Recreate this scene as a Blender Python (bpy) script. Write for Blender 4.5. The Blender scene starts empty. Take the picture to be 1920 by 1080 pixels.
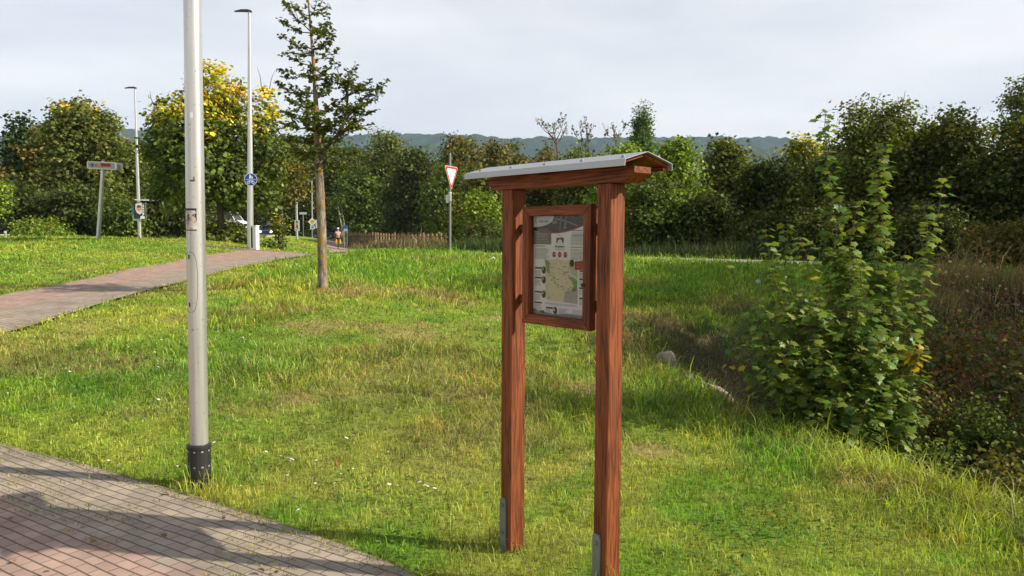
import bpy, math, random
import numpy as np
from mathutils import Vector, Matrix

rng = np.random.default_rng(7)
random.seed(7)
C = bpy.context.scene.collection
S = bpy.context.scene
R = math.radians

# ------------------------------------------------------------------ camera
F = 1450.0
PITCH, ROLL, EYE = 0.0655, 0.005, 1.6
fwd = np.array([0, math.cos(PITCH), -math.sin(PITCH)])
up0 = np.array([0, math.sin(PITCH), math.cos(PITCH)])
rt0 = np.array([1.0, 0, 0])
RT = rt0 * math.cos(ROLL) + up0 * math.sin(ROLL)
UP = up0 * math.cos(ROLL) - rt0 * math.sin(ROLL)
cam_data = bpy.data.cameras.new('camera')
cam_data.sensor_width = 36
cam_data.lens = F / 1920 * 36
cam_data.clip_start = 0.05
cam_data.clip_end = 12000
cam = bpy.data.objects.new('camera', cam_data)
C.objects.link(cam)
cam.matrix_world = Matrix(((RT[0], UP[0], -fwd[0], 0), (RT[1], UP[1], -fwd[1], 0), (RT[2], UP[2], -fwd[2], EYE), (0, 0, 0, 1)))
S.camera = cam


def at(px, py, D):
    """point at forward distance D seen at a pixel of the 1920x1080 photograph"""
    ray = fwd + RT * (px - 960) / F + UP * (540 - py) / F
    return np.array([0, 0, EYE]) + ray * (D / ray[1])


# ------------------------------------------------------------------ light
S.view_settings.view_transform = 'Standard'
S.view_settings.look = 'None'
S.view_settings.gamma = 1
S.view_settings.exposure = 0.56
SUN_EL = R(32.3)
sdir = np.array([0.982, -0.188, 0]); sdir /= np.linalg.norm(sdir)
SUN = np.array([sdir[0] * math.cos(SUN_EL), sdir[1] * math.cos(SUN_EL), math.sin(SUN_EL)])
w = bpy.data.worlds.new('World'); S.world = w
w.use_nodes = True
nt = w.node_tree
for n in list(nt.nodes): nt.nodes.remove(n)
N = nt.nodes.new; L = nt.links.new
out = N('ShaderNodeOutputWorld'); bg = N('ShaderNodeBackground')
sky = N('ShaderNodeTexSky'); sky.sky_type = 'NISHITA'; sky.sun_disc = False
sky.sun_elevation = SUN_EL; sky.sun_rotation = math.atan2(SUN[0], SUN[1])
tc = N('ShaderNodeTexCoord'); mp = N('ShaderNodeMapping'); mp.inputs['Scale'].default_value = (1.0, 1.6, 5.0)
mp.inputs['Rotation'].default_value = (0, 0, 0.5)
no = N('ShaderNodeTexNoise'); no.inputs['Scale'].default_value = 1.5; no.inputs['Detail'].default_value = 7
no.inputs['Roughness'].default_value = 0.55
if 'Distortion' in no.inputs: no.inputs['Distortion'].default_value = 0.5
cr = N('ShaderNodeValToRGB')
cr.color_ramp.elements[0].position = 0.28; cr.color_ramp.elements[0].color = (0.60, 0.60, 0.60, 1)
cr.color_ramp.elements[1].position = 0.66; cr.color_ramp.elements[1].color = (0.93, 0.93, 0.93, 1)
no2 = N('ShaderNodeTexNoise'); no2.inputs['Scale'].default_value = 2.6; no2.inputs['Detail'].default_value = 5
cr2 = N('ShaderNodeValToRGB')
cr2.color_ramp.elements[0].position = 0.35; cr2.color_ramp.elements[0].color = (6.3, 6.3, 6.45, 1)
cr2.color_ramp.elements[1].position = 0.62; cr2.color_ramp.elements[1].color = (7.65, 7.5, 7.35, 1)
mx = N('ShaderNodeMix'); mx.data_type = 'RGBA'; mx.clamp_factor = True
L(tc.outputs['Generated'], mp.inputs['Vector']); L(mp.outputs[0], no.inputs['Vector']); L(mp.outputs[0], no2.inputs['Vector'])
L(no.outputs['Fac'], cr.inputs['Fac']); L(no2.outputs['Fac'], cr2.inputs['Fac'])
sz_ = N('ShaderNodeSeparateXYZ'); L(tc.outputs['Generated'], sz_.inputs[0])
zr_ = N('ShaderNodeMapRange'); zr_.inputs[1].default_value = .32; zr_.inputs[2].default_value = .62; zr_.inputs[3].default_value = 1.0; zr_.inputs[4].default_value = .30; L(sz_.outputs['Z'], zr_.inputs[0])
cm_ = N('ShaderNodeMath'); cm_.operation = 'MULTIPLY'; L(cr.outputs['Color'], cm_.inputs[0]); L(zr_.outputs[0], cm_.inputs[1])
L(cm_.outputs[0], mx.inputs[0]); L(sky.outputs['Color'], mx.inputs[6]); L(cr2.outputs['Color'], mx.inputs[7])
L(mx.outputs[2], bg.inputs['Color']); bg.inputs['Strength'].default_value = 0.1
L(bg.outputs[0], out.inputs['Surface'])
sun_d = bpy.data.lights.new('sun', 'SUN'); sun_d.energy = 5.0; sun_d.angle = R(0.6); sun_d.color = (1.0, 0.93, 0.80)
sun = bpy.data.objects.new('sun', sun_d); C.objects.link(sun)
sun.rotation_euler = Vector(-SUN).to_track_quat('-Z', 'Y').to_euler()
sun.location = (30, -8, 30)


# ------------------------------------------------------------------ helpers
def tag(o, label=None, cat=None, group=None, kind=None):
    if label: o['label'] = label
    if cat: o['category'] = cat
    if group: o['group'] = group
    if kind: o['kind'] = kind
    return o


def thing(name, label, cat, loc=(0, 0, 0), rz=0, group=None):
    o = bpy.data.objects.new(name, None); C.objects.link(o)
    o.empty_display_size = 0.2
    o.location = loc; o.rotation_euler = (0, 0, rz)
    return tag(o, label, cat, group)


def fast_mesh(name, V, Fc, mat, parent=None, col=None, smooth=False, extra=None):
    """V (n,3), Fc (m,k) int; col (n,3) linear colours"""
    V = np.asarray(V, dtype=np.float32); Fc = np.asarray(Fc, dtype=np.int32)
    me = bpy.data.meshes.new(name)
    me.vertices.add(len(V)); me.vertices.foreach_set('co', V.ravel())
    m, k = Fc.shape
    me.loops.add(m * k); me.loops.foreach_set('vertex_index', Fc.ravel())
    me.polygons.add(m); me.polygons.foreach_set('loop_start', np.arange(m, dtype=np.int32) * k)
    me.update(calc_edges=True)
    if smooth: me.polygons.foreach_set('use_smooth', np.ones(m, dtype=bool))
    if col is not None:
        a = me.attributes.new('tint', 'FLOAT_COLOR', 'POINT')
        c4 = np.ones((len(V), 4), dtype=np.float32); c4[:, :3] = col
        a.data.foreach_set('color', c4.ravel())
    if extra:
        for kx, vx in extra.items():
            a = me.attributes.new(kx, 'FLOAT', 'POINT'); a.data.foreach_set('value', np.asarray(vx, dtype=np.float32))
    me.materials.append(mat)
    o = bpy.data.objects.new(name, me); C.objects.link(o)
    if parent: o.parent = parent
    return o


class MB:
    def __init__(s): s.v = []; s.f = []; s.c = []; s.cur = (0.5, 0.5, 0.5)

    def col(s, c): s.cur = c; return s

    def add(s, vs, fs):
        b = len(s.v)
        s.v += [tuple(float(q) for q in p) for p in vs]
        s.f += [tuple(b + i for i in f) for f in fs]
        s.c += [s.cur] * len(fs)
        return s

    def box(s, x0, x1, y0, y1, z0, z1, ch=0.0):
        if ch <= 0:
            vs = [(x, y, z) for x in (x0, x1) for y in (y0, y1) for z in (z0, z1)]
            fs = [(0, 1, 3, 2), (4, 6, 7, 5), (0, 4, 5, 1), (2, 3, 7, 6), (0, 2, 6, 4), (1, 5, 7, 3)]
            return s.add(vs, fs)
        # chamfered on all edges (rounded cross sections stacked along the longest axis)
        dims = [x1 - x0, y1 - y0, z1 - z0]
        ax = int(np.argmax(dims)); lo = [x0, y0, z0]; hi = [x1, y1, z1]
        a, b = [i for i in range(3) if i != ax]

        def ring(t, ins):
            pts = []
            A0, A1, B0, B1 = lo[a] + ins, hi[a] - ins, lo[b] + ins, hi[b] - ins
            for (p, q) in ((A0 + ch, B0), (A1 - ch, B0), (A1, B0 + ch), (A1, B1 - ch), (A1 - ch, B1), (A0 + ch, B1), (A0, B1 - ch), (A0, B0 + ch)):
                v = [0, 0, 0]; v[a] = p; v[b] = q; v[ax] = t; pts.append(tuple(v))
            return pts
        rings = [ring(lo[ax], ch * .6), ring(lo[ax] + ch, 0), ring(hi[ax] - ch, 0), ring(hi[ax], ch * .6)]
        vs = sum(rings, []); fs = []
        flip = (ax == 1)
        for r in range(3):
            for i in range(8):
                j = (i + 1) % 8
                q = (r * 8 + i, r * 8 + j, r * 8 + 8 + j, r * 8 + 8 + i)
                fs.append(q[::-1] if flip else q)
        e0 = tuple(range(8))[::-1]; e1 = tuple(range(24, 32))
        fs += [e0[::-1], e1[::-1]] if flip else [e0, e1]
        return s.add(vs, fs)

    def tube(s, pts, rad, n=8, cap=True):
        pts = [np.array(p, float) for p in pts]
        if not hasattr(rad, '__len__'): rad = [rad] * len(pts)
        vs = []; fs = []
        ref = None
        for i, p in enumerate(pts):
            d = pts[min(i + 1, len(pts) - 1)] - pts[max(i - 1, 0)]
            d = d / (np.linalg.norm(d) + 1e-9)
            if ref is None:
                ref = np.array([1.0, 0, 0]) if abs(d[0]) < .9 else np.array([0, 1.0, 0])
            u = ref - d * (ref @ d); u /= np.linalg.norm(u) + 1e-9; v = np.cross(d, u); ref = u
            for k in range(n):
                t = 2 * math.pi * k / n
                vs.append(p + rad[i] * (u * math.cos(t) + v * math.sin(t)))
        for i in range(len(pts) - 1):
            for k in range(n):
                j = (k + 1) % n
                fs.append((i * n + k, i * n + j, i * n + n + j, i * n + n + k))
        if cap:
            fs.append(tuple(range(n))[::-1]); fs.append(tuple((len(pts) - 1) * n + k for k in range(n)))
        return s.add(vs, fs)

    def lathe(s, prof, n=24, c=(0, 0, 0)):
        vs = []; fs = []
        for (r, z) in prof:
            for k in range(n):
                t = 2 * math.pi * k / n
                vs.append((c[0] + r * math.cos(t), c[1] + r * math.sin(t), c[2] + z))
        for i in range(len(prof) - 1):
            for k in range(n):
                j = (k + 1) % n
                fs.append((i * n + k, i * n + j, i * n + n + j, i * n + n + k))
        fs.append(tuple(range(n))[::-1]); fs.append(tuple((len(prof) - 1) * n + k for k in range(n)))
        return s.add(vs, fs)

    def ball(s, c, r, nu=8, nv=6):
        vs = []; fs = []
        for i in range(nv + 1):
            a = math.pi * i / nv
            for k in range(nu):
                t = 2 * math.pi * k / nu
                vs.append((c[0] + r[0] * math.sin(a) * math.cos(t), c[1] + r[1] * math.sin(a) * math.sin(t), c[2] - r[2] * math.cos(a)))
        for i in range(nv):
            for k in range(nu):
                j = (k + 1) % nu
                fs.append((i * nu + k, i * nu + j, i * nu + nu + j, i * nu + nu + k))
        return s.add(vs, fs)

    def prism(s, poly, axis, a, b):
        """poly: list of 2-D points in the two other axes (in order), extruded along axis from a to b"""
        o = [i for i in range(3) if i != axis]
        vs = []
        for t in (a, b):
            for p in poly:
                v = [0, 0, 0]; v[o[0]] = p[0]; v[o[1]] = p[1]; v[axis] = t; vs.append(tuple(v))
        n = len(poly)
        fs = [tuple(range(n)), tuple(range(n, 2 * n))[::-1]]
        for i in range(n):
            j = (i + 1) % n
            fs.append((i, i + n, j + n, j))
        return s.add(vs, fs)

    def build(s, name, mat, parent=None, smooth=False, tint=False):
        me = bpy.data.meshes.new(name)
        me.from_pydata(s.v, [], s.f)
        if tint:
            a = me.attributes.new('tint', 'FLOAT_COLOR', 'CORNER')
            cols = []
            for p, c in zip(me.polygons, s.c):
                cols += [c[0], c[1], c[2], 1.0] * p.loop_total
            a.data.foreach_set('color', cols)
        import bmesh
        bm = bmesh.new(); bm.from_mesh(me)
        bmesh.ops.recalc_face_normals(bm, faces=bm.faces)
        bm.to_mesh(me); bm.free()
        if smooth:
            me.polygons.foreach_set('use_smooth', [True] * len(me.polygons))
            try: me.set_sharp_from_angle(angle=R(40))
            except Exception: pass
        me.materials.append(mat)
        o = bpy.data.objects.new(name, me); C.objects.link(o)
        if parent: o.parent = parent
        return o


def vnoise(x, y, f, seed=0):
    x = np.asarray(x, float) * f; y = np.asarray(y, float) * f
    xi = np.floor(x).astype(np.int64); yi = np.floor(y).astype(np.int64)
    fx = x - xi; fy = y - yi
    fx = fx * fx * (3 - 2 * fx); fy = fy * fy * (3 - 2 * fy)

    def h(a, b):
        n = (a * 374761393 + b * 668265263 + seed * 982451653) & 0xffffffff
        n = ((n ^ (n >> 13)) * 1274126177) & 0xffffffff
        return ((n ^ (n >> 16)) & 0xffff) / 65535.0
    return (h(xi, yi) * (1 - fx) + h(xi + 1, yi) * fx) * (1 - fy) + (h(xi, yi + 1) * (1 - fx) + h(xi + 1, yi + 1) * fx) * fy


def fbm(x, y, f, seed=0, o=3):
    s = 0; a = 1; t = 0
    for i in range(o):
        s = s + a * vnoise(x, y, f * 2 ** i, seed + i * 17); t += a; a *= .5
    return s / t


def sstep(a, b, x):
    t = np.clip((x - a) / (b - a), 0, 1); return t * t * (3 - 2 * t)


# ------------------------------------------------------------------ materials
def new_mat(name):
    m = bpy.data.materials.new(name); m.use_nodes = True
    nt = m.node_tree
    for n in list(nt.nodes): nt.nodes.remove(n)
    o = nt.nodes.new('ShaderNodeOutputMaterial')
    return m, nt, o


def plain(name, col, rough=.6, metal=0., var=.12, scale=30, spec=.5, bump=0.):
    m, nt, o = new_mat(name); N = nt.nodes.new; L = nt.links.new
    p = N('ShaderNodeBsdfPrincipled'); L(p.outputs[0], o.inputs[0])
    tc = N('ShaderNodeTexCoord'); no = N('ShaderNodeTexNoise'); no.inputs['Scale'].default_value = scale; no.inputs['Detail'].default_value = 5
    L(tc.outputs['Object'], no.inputs['Vector'])
    mx = N('ShaderNodeMix'); mx.data_type = 'RGBA'
    mx.inputs[6].default_value = (*[c * (1 - var) for c in col], 1); mx.inputs[7].default_value = (*[min(1, c * (1 + var)) for c in col], 1)
    L(no.outputs['Fac'], mx.inputs[0]); L(mx.outputs[2], p.inputs['Base Color'])
    p.inputs['Roughness'].default_value = rough; p.inputs['Metallic'].default_value = metal
    p.inputs['Specular IOR Level'].default_value = spec
    if bump:
        b = N('ShaderNodeBump'); b.inputs['Strength'].default_value = bump; b.inputs['Distance'].default_value = .01
        L(no.outputs['Fac'], b.inputs['Height']); L(b.outputs[0], p.inputs['Normal'])
    return m


def tinted(name, rough=.5, spec=.4, metal=0.):
    m, nt, o = new_mat(name); N = nt.nodes.new; L = nt.links.new
    p = N('ShaderNodeBsdfPrincipled'); L(p.outputs[0], o.inputs[0])
    a = N('ShaderNodeAttribute'); a.attribute_name = 'tint'; L(a.outputs['Color'], p.inputs['Base Color'])
    p.inputs['Roughness'].default_value = rough; p.inputs['Specular IOR Level'].default_value = spec; p.inputs['Metallic'].default_value = metal
    return m


def leafy(name, trans=.35, gloss=.022, rough=.5, ty=(1.35, 1.3, .6)):
    m, nt, o = new_mat(name); N = nt.nodes.new; L = nt.links.new
    a = N('ShaderNodeAttribute'); a.attribute_name = 'tint'
    d = N('ShaderNodeBsdfDiffuse'); t = N('ShaderNodeBsdfTranslucent'); g = N('ShaderNodeBsdfGlossy')
    g.inputs['Roughness'].default_value = rough; g.inputs['Color'].default_value = (.7, .78, .7, 1)
    vm = N('ShaderNodeVectorMath'); vm.operation = 'MULTIPLY'; vm.inputs[1].default_value = ty
    L(a.outputs['Color'], d.inputs['Color']); L(a.outputs['Color'], vm.inputs[0]); L(vm.outputs[0], t.inputs['Color'])
    m1 = N('ShaderNodeMixShader'); m1.inputs[0].default_value = trans; L(d.outputs[0], m1.inputs[1]); L(t.outputs[0], m1.inputs[2])
    m2 = N('ShaderNodeMixShader'); m2.inputs[0].default_value = gloss; L(m1.outputs[0], m2.inputs[1]); L(g.outputs[0], m2.inputs[2])
    L(m2.outputs[0], o.inputs[0])
    return m


def wood(name, axis, dark=(.055, .014, .005), light=(.265, .070, .018), scale=1.0):
    m, nt, o = new_mat(name); N = nt.nodes.new; L = nt.links.new
    p = N('ShaderNodeBsdfPrincipled'); L(p.outputs[0], o.inputs[0])
    tc = N('ShaderNodeTexCoord'); mp = N('ShaderNodeMapping')
    sc = [22 * scale] * 3; sc[axis] = 1.1 * scale; mp.inputs['Scale'].default_value = sc
    L(tc.outputs['Object'], mp.inputs['Vector'])
    n1 = N('ShaderNodeTexNoise'); n1.inputs['Scale'].default_value = 1.6; n1.inputs['Detail'].default_value = 3; n1.inputs['Distortion'].default_value = 1.3
    L(mp.outputs[0], n1.inputs['Vector'])
    w_ = N('ShaderNodeMath'); w_.operation = 'MULTIPLY'; w_.inputs[1].default_value = 26; L(n1.outputs['Fac'], w_.inputs[0])
    sn = N('ShaderNodeMath'); sn.operation = 'SINE'; L(w_.outputs[0], sn.inputs[0])
    mr = N('ShaderNodeMapRange'); mr.inputs[1].default_value = -1; mr.inputs[2].default_value = 1; L(sn.outputs[0], mr.inputs[0])
    mp2 = N('ShaderNodeMapping'); sc2 = [150 * scale] * 3; sc2[axis] = 5 * scale; mp2.inputs['Scale'].default_value = sc2; L(tc.outputs['Object'], mp2.inputs['Vector'])
    n2 = N('ShaderNodeTexNoise'); n2.inputs['Scale'].default_value = 1; n2.inputs['Detail'].default_value = 4; L(mp2.outputs[0], n2.inputs['Vector'])
    n3 = N('ShaderNodeTexNoise'); n3.inputs['Scale'].default_value = 5; n3.inputs['Detail'].default_value = 4; L(tc.outputs['Object'], n3.inputs['Vector'])
    a1 = N('ShaderNodeMath'); a1.operation = 'MULTIPLY_ADD'; a1.inputs[1].default_value = .42; a1.inputs[2].default_value = 0.0; L(mr.outputs[0], a1.inputs[0])
    a2 = N('ShaderNodeMath'); a2.operation = 'MULTIPLY_ADD'; a2.inputs[1].default_value = .5; L(n2.outputs['Fac'], a2.inputs[0]); L(a1.outputs[0], a2.inputs[2])
    a3 = N('ShaderNodeMath'); a3.operation = 'MULTIPLY_ADD'; a3.inputs[1].default_value = .5; L(n3.outputs['Fac'], a3.inputs[0]); L(a2.outputs[0], a3.inputs[2])
    cr = N('ShaderNodeValToRGB'); e = cr.color_ramp.elements
    e[0].position = .38; e[0].color = (*dark, 1); e[1].position = 1.0; e[1].color = (*light, 1)
    L(a3.outputs[0], cr.inputs['Fac'])
    # dark knots
    mp3 = N('ShaderNodeMapping'); sc3 = [9.0] * 3; sc3[axis] = 3.2; mp3.inputs['Scale'].default_value = sc3; L(tc.outputs['Object'], mp3.inputs['Vector'])
    vo = N('ShaderNodeTexVoronoi'); vo.inputs['Scale'].default_value = 1.0; L(mp3.outputs[0], vo.inputs['Vector'])
    kr = N('ShaderNodeMapRange'); kr.inputs[1].default_value = .03; kr.inputs[2].default_value = .09; kr.inputs[3].default_value = .5; kr.inputs[4].default_value = 1
    L(vo.outputs['Distance'], kr.inputs[0])
    vm = N('ShaderNodeVectorMath'); vm.operation = 'SCALE'; L(cr.outputs['Color'], vm.inputs[0]); L(kr.outputs[0], vm.inputs['Scale'])
    L(vm.outputs[0], p.inputs['Base Color'])
    p.inputs['Roughness'].default_value = .62; p.inputs['Specular IOR Level'].default_value = .3
    b = N('ShaderNodeBump'); b.inputs['Strength'].default_value = .35; b.inputs['Distance'].default_value = .003
    L(a2.outputs[0], b.inputs['Height']); L(b.outputs[0], p.inputs['Normal'])
    return m


def bark(name, dark, light, moss=None, scale=1.0):
    m, nt, o = new_mat(name); N = nt.nodes.new; L = nt.links.new
    p = N('ShaderNodeBsdfPrincipled'); L(p.outputs[0], o.inputs[0]); p.inputs['Roughness'].default_value = .9
    tc = N('ShaderNodeTexCoord'); mp = N('ShaderNodeMapping'); mp.inputs['Scale'].default_value = (14 * scale, 14 * scale, 4 * scale)
    L(tc.outputs['Object'], mp.inputs['Vector'])
    n1 = N('ShaderNodeTexNoise'); n1.inputs['Scale'].default_value = 1.5; n1.inputs['Detail'].default_value = 6; n1.inputs['Roughness'].default_value = .7; L(mp.outputs[0], n1.inputs['Vector'])
    cr = N('ShaderNodeValToRGB'); e = cr.color_ramp.elements
    e[0].position = .38; e[0].color = (*dark, 1); e[1].position = .62; e[1].color = (*light, 1)
    L(n1.outputs['Fac'], cr.inputs['Fac'])
    last = cr.outputs['Color']
    if moss:
        n2 = N('ShaderNodeTexNoise'); n2.inputs['Scale'].default_value = 6 * scale; n2.inputs['Detail'].default_value = 6; L(tc.outputs['Object'], n2.inputs['Vector'])
        r2 = N('ShaderNodeMapRange'); r2.inputs[1].default_value = .50; r2.inputs[2].default_value = .57; L(n2.outputs['Fac'], r2.inputs[0])
        mx = N('ShaderNodeMix'); mx.data_type = 'RGBA'; mx.inputs[7].default_value = (*moss, 1); L(r2.outputs[0], mx.inputs[0]); L(last, mx.inputs[6]); last = mx.outputs[2]
    L(last, p.inputs['Base Color'])
    b = N('ShaderNodeBump'); b.inputs['Strength'].default_value = .8; b.inputs['Distance'].default_value = .02; L(n1.outputs['Fac'], b.inputs['Height']); L(b.outputs[0], p.inputs['Normal'])
    return m


M_leaf = leafy('leaf'); M_grass = leafy('grass_blade', .42, .03, .5, (1.2, 1.25, .5))
M_syc = leafy('maple_leaf', .38, .03, .45)
M_bark = bark('bark_grey', (.03, .022, .015), (.12, .09, .06))
M_barkm = bark('bark_lichen', (.06, .045, .035), (.32, .27, .20), (.26, .155, .04))
M_woodz = wood('stained_wood_vertical', 2); M_woodx = wood('stained_wood_horizontal', 0)
M_woody = wood('stained_wood_cross', 1)
M_zinc = plain('zinc_sheet', (.40, .40, .40), .42, .55, .08, 6)
M_steel = plain('galvanised_steel', (.25, .26, .26), .5, .6, .18, 25)
M_dark = plain('dark_plastic', (.018, .018, .02), .5, 0, .2, 20)
M_fence = wood('fence_wood', 2, (.17, .10, .05), (.42, .27, .14))
M_print = tinted('print', .45, .3)
M_paint = tinted('paint', .35, .5)
M_cloth = tinted('cloth', .85, .2)


def alu(name, base=(.60, .58, .55)):
    m, nt, o = new_mat(name); N = nt.nodes.new; L = nt.links.new
    p = N('ShaderNodeBsdfPrincipled'); L(p.outputs[0], o.inputs[0])
    tc = N('ShaderNodeTexCoord'); mp = N('ShaderNodeMapping'); mp.inputs['Scale'].default_value = (40, 40, 1.2); L(tc.outputs['Object'], mp.inputs['Vector'])
    n1 = N('ShaderNodeTexNoise'); n1.inputs['Scale'].default_value = 1.2; n1.inputs['Detail'].default_value = 6; L(mp.outputs[0], n1.inputs['Vector'])
    n2 = N('ShaderNodeTexNoise'); n2.inputs['Scale'].default_value = 45; n2.inputs['Detail'].default_value = 3; L(tc.outputs['Object'], n2.inputs['Vector'])
    r2 = N('ShaderNodeMapRange'); r2.inputs[1].default_value = .66; r2.inputs[2].default_value = .72; r2.inputs[3].default_value = 1; r2.inputs[4].default_value = .55; L(n2.outputs['Fac'], r2.inputs[0])
    cr = N('ShaderNodeValToRGB'); e = cr.color_ramp.elements
    e[0].position = .3; e[0].color = (*[c * .8 for c in base], 1); e[1].position = .7; e[1].color = (*[c * 1.12 for c in base], 1); L(n1.outputs['Fac'], cr.inputs['Fac'])
    vm = N('ShaderNodeVectorMath'); vm.operation = 'SCALE'; L(cr.outputs['Color'], vm.inputs[0]); L(r2.outputs[0], vm.inputs['Scale'])
    L(vm.outputs[0], p.inputs['Base Color'])
    p.inputs['Metallic'].default_value = .7; p.inputs['Roughness'].default_value = .36
    return m


M_alu = alu('brushed_aluminium')

# ------------------------------------------------------------------ terrain shape
ctrl = []
def cp(px, py, D): ctrl.append(tuple(at(px, py, D)))
def cw(x, y, z): ctrl.append((x, y, z))
for p in ((-3, 3), (0, 1.5), (3, 2), (0, 4), (-2, 5.1), (-4.5, 4), (2.4, 5.8), (2.9, 4.5), (-8, 0), (8, 0), (0, -8), (-12, -10), (12, -10), (-8, 4.5)): cw(*p, 0)
cw(-3.8, 5.8, .02); cw(1.97, 6.8, .06); cw(1.73, 8.65, .15); cw(1.53, 10.6, .30); cw(0, 7, .10); cw(-3, 8, .22)
for q in ((605, 545, 13), (0, 628, 9.1), (37, 610, 9.6), (140, 585, 10.7), (250, 552, 12.8), (350, 527, 15.6), (390, 517, 17), (480, 496, 21.7), (575, 480, 26),
          (0, 555, 12.3), (120, 532, 14.8), (250, 504, 18.1), (355, 482, 23), (440, 472, 27), (470, 467, 29), (843, 474, 26), (940, 481, 25), (1170, 488, 22.5),
          (1300, 492, 21.5), (1640, 503, 19), (1900, 507, 17.5), (700, 510, 18), (900, 520, 17), (1250, 560, 14.5), (750, 476, 28), (650, 474, 27)): cp(*q)
for q in ((-7.8, 32, .62), (-8.0, 38, .5), (-10, 48, .42), (-12.9, 60, .48), (-15, 68, .45), (-16.8, 74, .58), (-19, 82, .85), (-21, 92, 1.15), (-12.1, 32, 1.40), (-12.5, 38, .95), (-17.6, 33, 1.41), (-17.9, 27, 1.12), (-14, 21, .98), (-13, 14, .72),
          (-22, 46, 1.5), (-19, 62, 1.40), (-20.7, 80, 1.45), (-19.5, 70, 1.25), (-30, 38, 1.47), (-45, 33, 1.47), (-25, 48, 1.5), (-26, 70, 1.47), (-32, 110, 1.45), (-50, 180, 1.2), (-60, 60, 1.4), (-30, 20, 1.2), (-25, 5, .5),
          (-4.5, 52, .85), (-9, 60, .75), (-14, 80, .7), (0, 40, .9), (10, 40, .8), (10, 27, .85), (30, 40, .9), (5, 60, .6), (20, 80, .6), (16, 20, .8), (20, 8, .5), (30, 0, .5), (60, 60, .6), (0, 110, .8), (60, 120, .6), (-90, 120, 1), (-40, -30, 0), (40, -30, .2)): cw(*q)
ctrl = np.array(ctrl)


def tps(r): return np.where(r > 1e-9, r * r * np.log(np.maximum(r, 1e-9)), 0)


_n = len(ctrl)
_K = tps(np.linalg.norm(ctrl[:, None, :2] - ctrl[None, :, :2], axis=2)) + np.eye(_n) * .08
_P = np.c_[np.ones(_n), ctrl[:, :2]]
_A = np.zeros((_n + 3, _n + 3)); _A[:_n, :_n] = _K; _A[:_n, _n:] = _P; _A[_n:, :_n] = _P.T
_sol = np.linalg.solve(_A, np.r_[ctrl[:, 2], 0, 0, 0])

near_crest = np.array([(1.45, 11.3), (1.53, 10.6), (1.73, 8.65), (1.99, 6.8), (2.42, 5.8), (2.95, 4.47), (3.8, 3), (5, 1), (6.5, -2), (8, -6)])
far_rim = np.array([(1.6, 11.8), (3.2, 12.8), (5.5, 13.8), (8.7, 15.2), (14, 15.5), (20, 10), (20, -6)])
ditch_poly = np.r_[near_crest, far_rim[::-1]]


def seg_dist(x, y, line):
    d = np.full(np.shape(x), 1e9)
    for (a, b) in zip(line[:-1], line[1:]):
        ab = b - a; t = np.clip(((x - a[0]) * ab[0] + (y - a[1]) * ab[1]) / (ab @ ab), 0, 1)
        d = np.minimum(d, np.hypot(x - a[0] - t * ab[0], y - a[1] - t * ab[1]))
    return d


def inpoly(x, y, poly):
    r = np.zeros(np.shape(x), bool); n = len(poly)
    for i in range(n):
        x0, y0 = poly[i]; x1, y1 = poly[(i + 1) % n]
        c = ((y0 > y) != (y1 > y)) & (x < (x1 - x0) * (y - y0) / (y1 - y0 + 1e-12) + x0)
        r ^= c
    return r


def base_h(x, y):
    x = np.asarray(x, float); y = np.asarray(y, float); sh = x.shape
    xf = x.ravel(); yf = y.ravel(); z = np.empty(len(xf))
    for s in range(0, len(xf), 20000):
        a = xf[s:s + 20000]; b = yf[s:s + 20000]
        z[s:s + 20000] = tps(np.hypot(a[:, None] - ctrl[None, :, 0], b[:, None] - ctrl[None, :, 1])) @ _sol[:_n] + _sol[_n] + _sol[_n + 1] * a + _sol[_n + 2] * b
    z = z.reshape(sh)
    r = np.hypot(x, y); t = sstep(110, 170, r)
    return np.clip(z, -.6, 2.2) * (1 - t) + .9 * t


def in_ditch(x, y): return inpoly(x, y, ditch_poly)


def hgt(x, y, lumps=True):
    x = np.asarray(x, float); y = np.asarray(y, float)
    z = base_h(x, y)
    ins = in_ditch(x, y)
    dn = seg_dist(x, y, near_crest); df = seg_dist(x, y, far_rim)
    carve = 1.5 * sstep(-.08, 1.15, dn) * sstep(0, 3.2, df)
    z = z - np.where(ins, carve, 0)
    if lumps:
        ln = (fbm(x, y, .9, 3) - .5) * .10 * sstep(5.4, 8, np.hypot(x, y)) + (vnoise(x, y, 3, 9) - .5) * .03
        pm = path_mask(x, y)
        z = z + ln * (1 - pm)
    return z


# paved areas
near_edge = np.array([(-12, 8.6), (-8, 7.35), (-5.5, 6.4), (-3.78, 5.7), (-2.9, 5.25), (-2.06, 4.73), (-1.35, 4.26), (-.86, 3.9), (-.555, 3.66), (0, 3.1), (.7, 2.25), (1.3, 1.2), (1.8, 0), (2.4, -3), (3, -9)])
near_poly = np.r_[near_edge, np.array([(-14, -9), (-14, 8.6)])]
PR = np.array([(-11.5, 5.6), (-8.6, 6.9), (-6.9, 8.2), (-6.05, 9.1), (-5.96, 9.7), (-6.05, 10.7), (-6.27, 12.8), (-6.55, 15.6), (-6.69, 17), (-7.18, 21.7), (-6.95, 26), (-6.3, 32), (-6.6, 38), (-8.6, 48), (-11.6, 60), (-15.7, 74), (-19.8, 92)])
PL = np.array([(-15, 8.2), (-12, 9.3), (-9.6, 10.6), (-8.35, 11.7), (-8.15, 12.3), (-8.57, 14.8), (-8.7, 16.5), (-8.9, 18.1), (-9.1, 20.5), (-9.6, 23), (-9.7, 27), (-9.3, 32), (-9.4, 38), (-11.3, 48), (-14.2, 60), (-18.2, 74), (-22, 92)])
far_poly = np.r_[PR, PL[::-1]]
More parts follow.
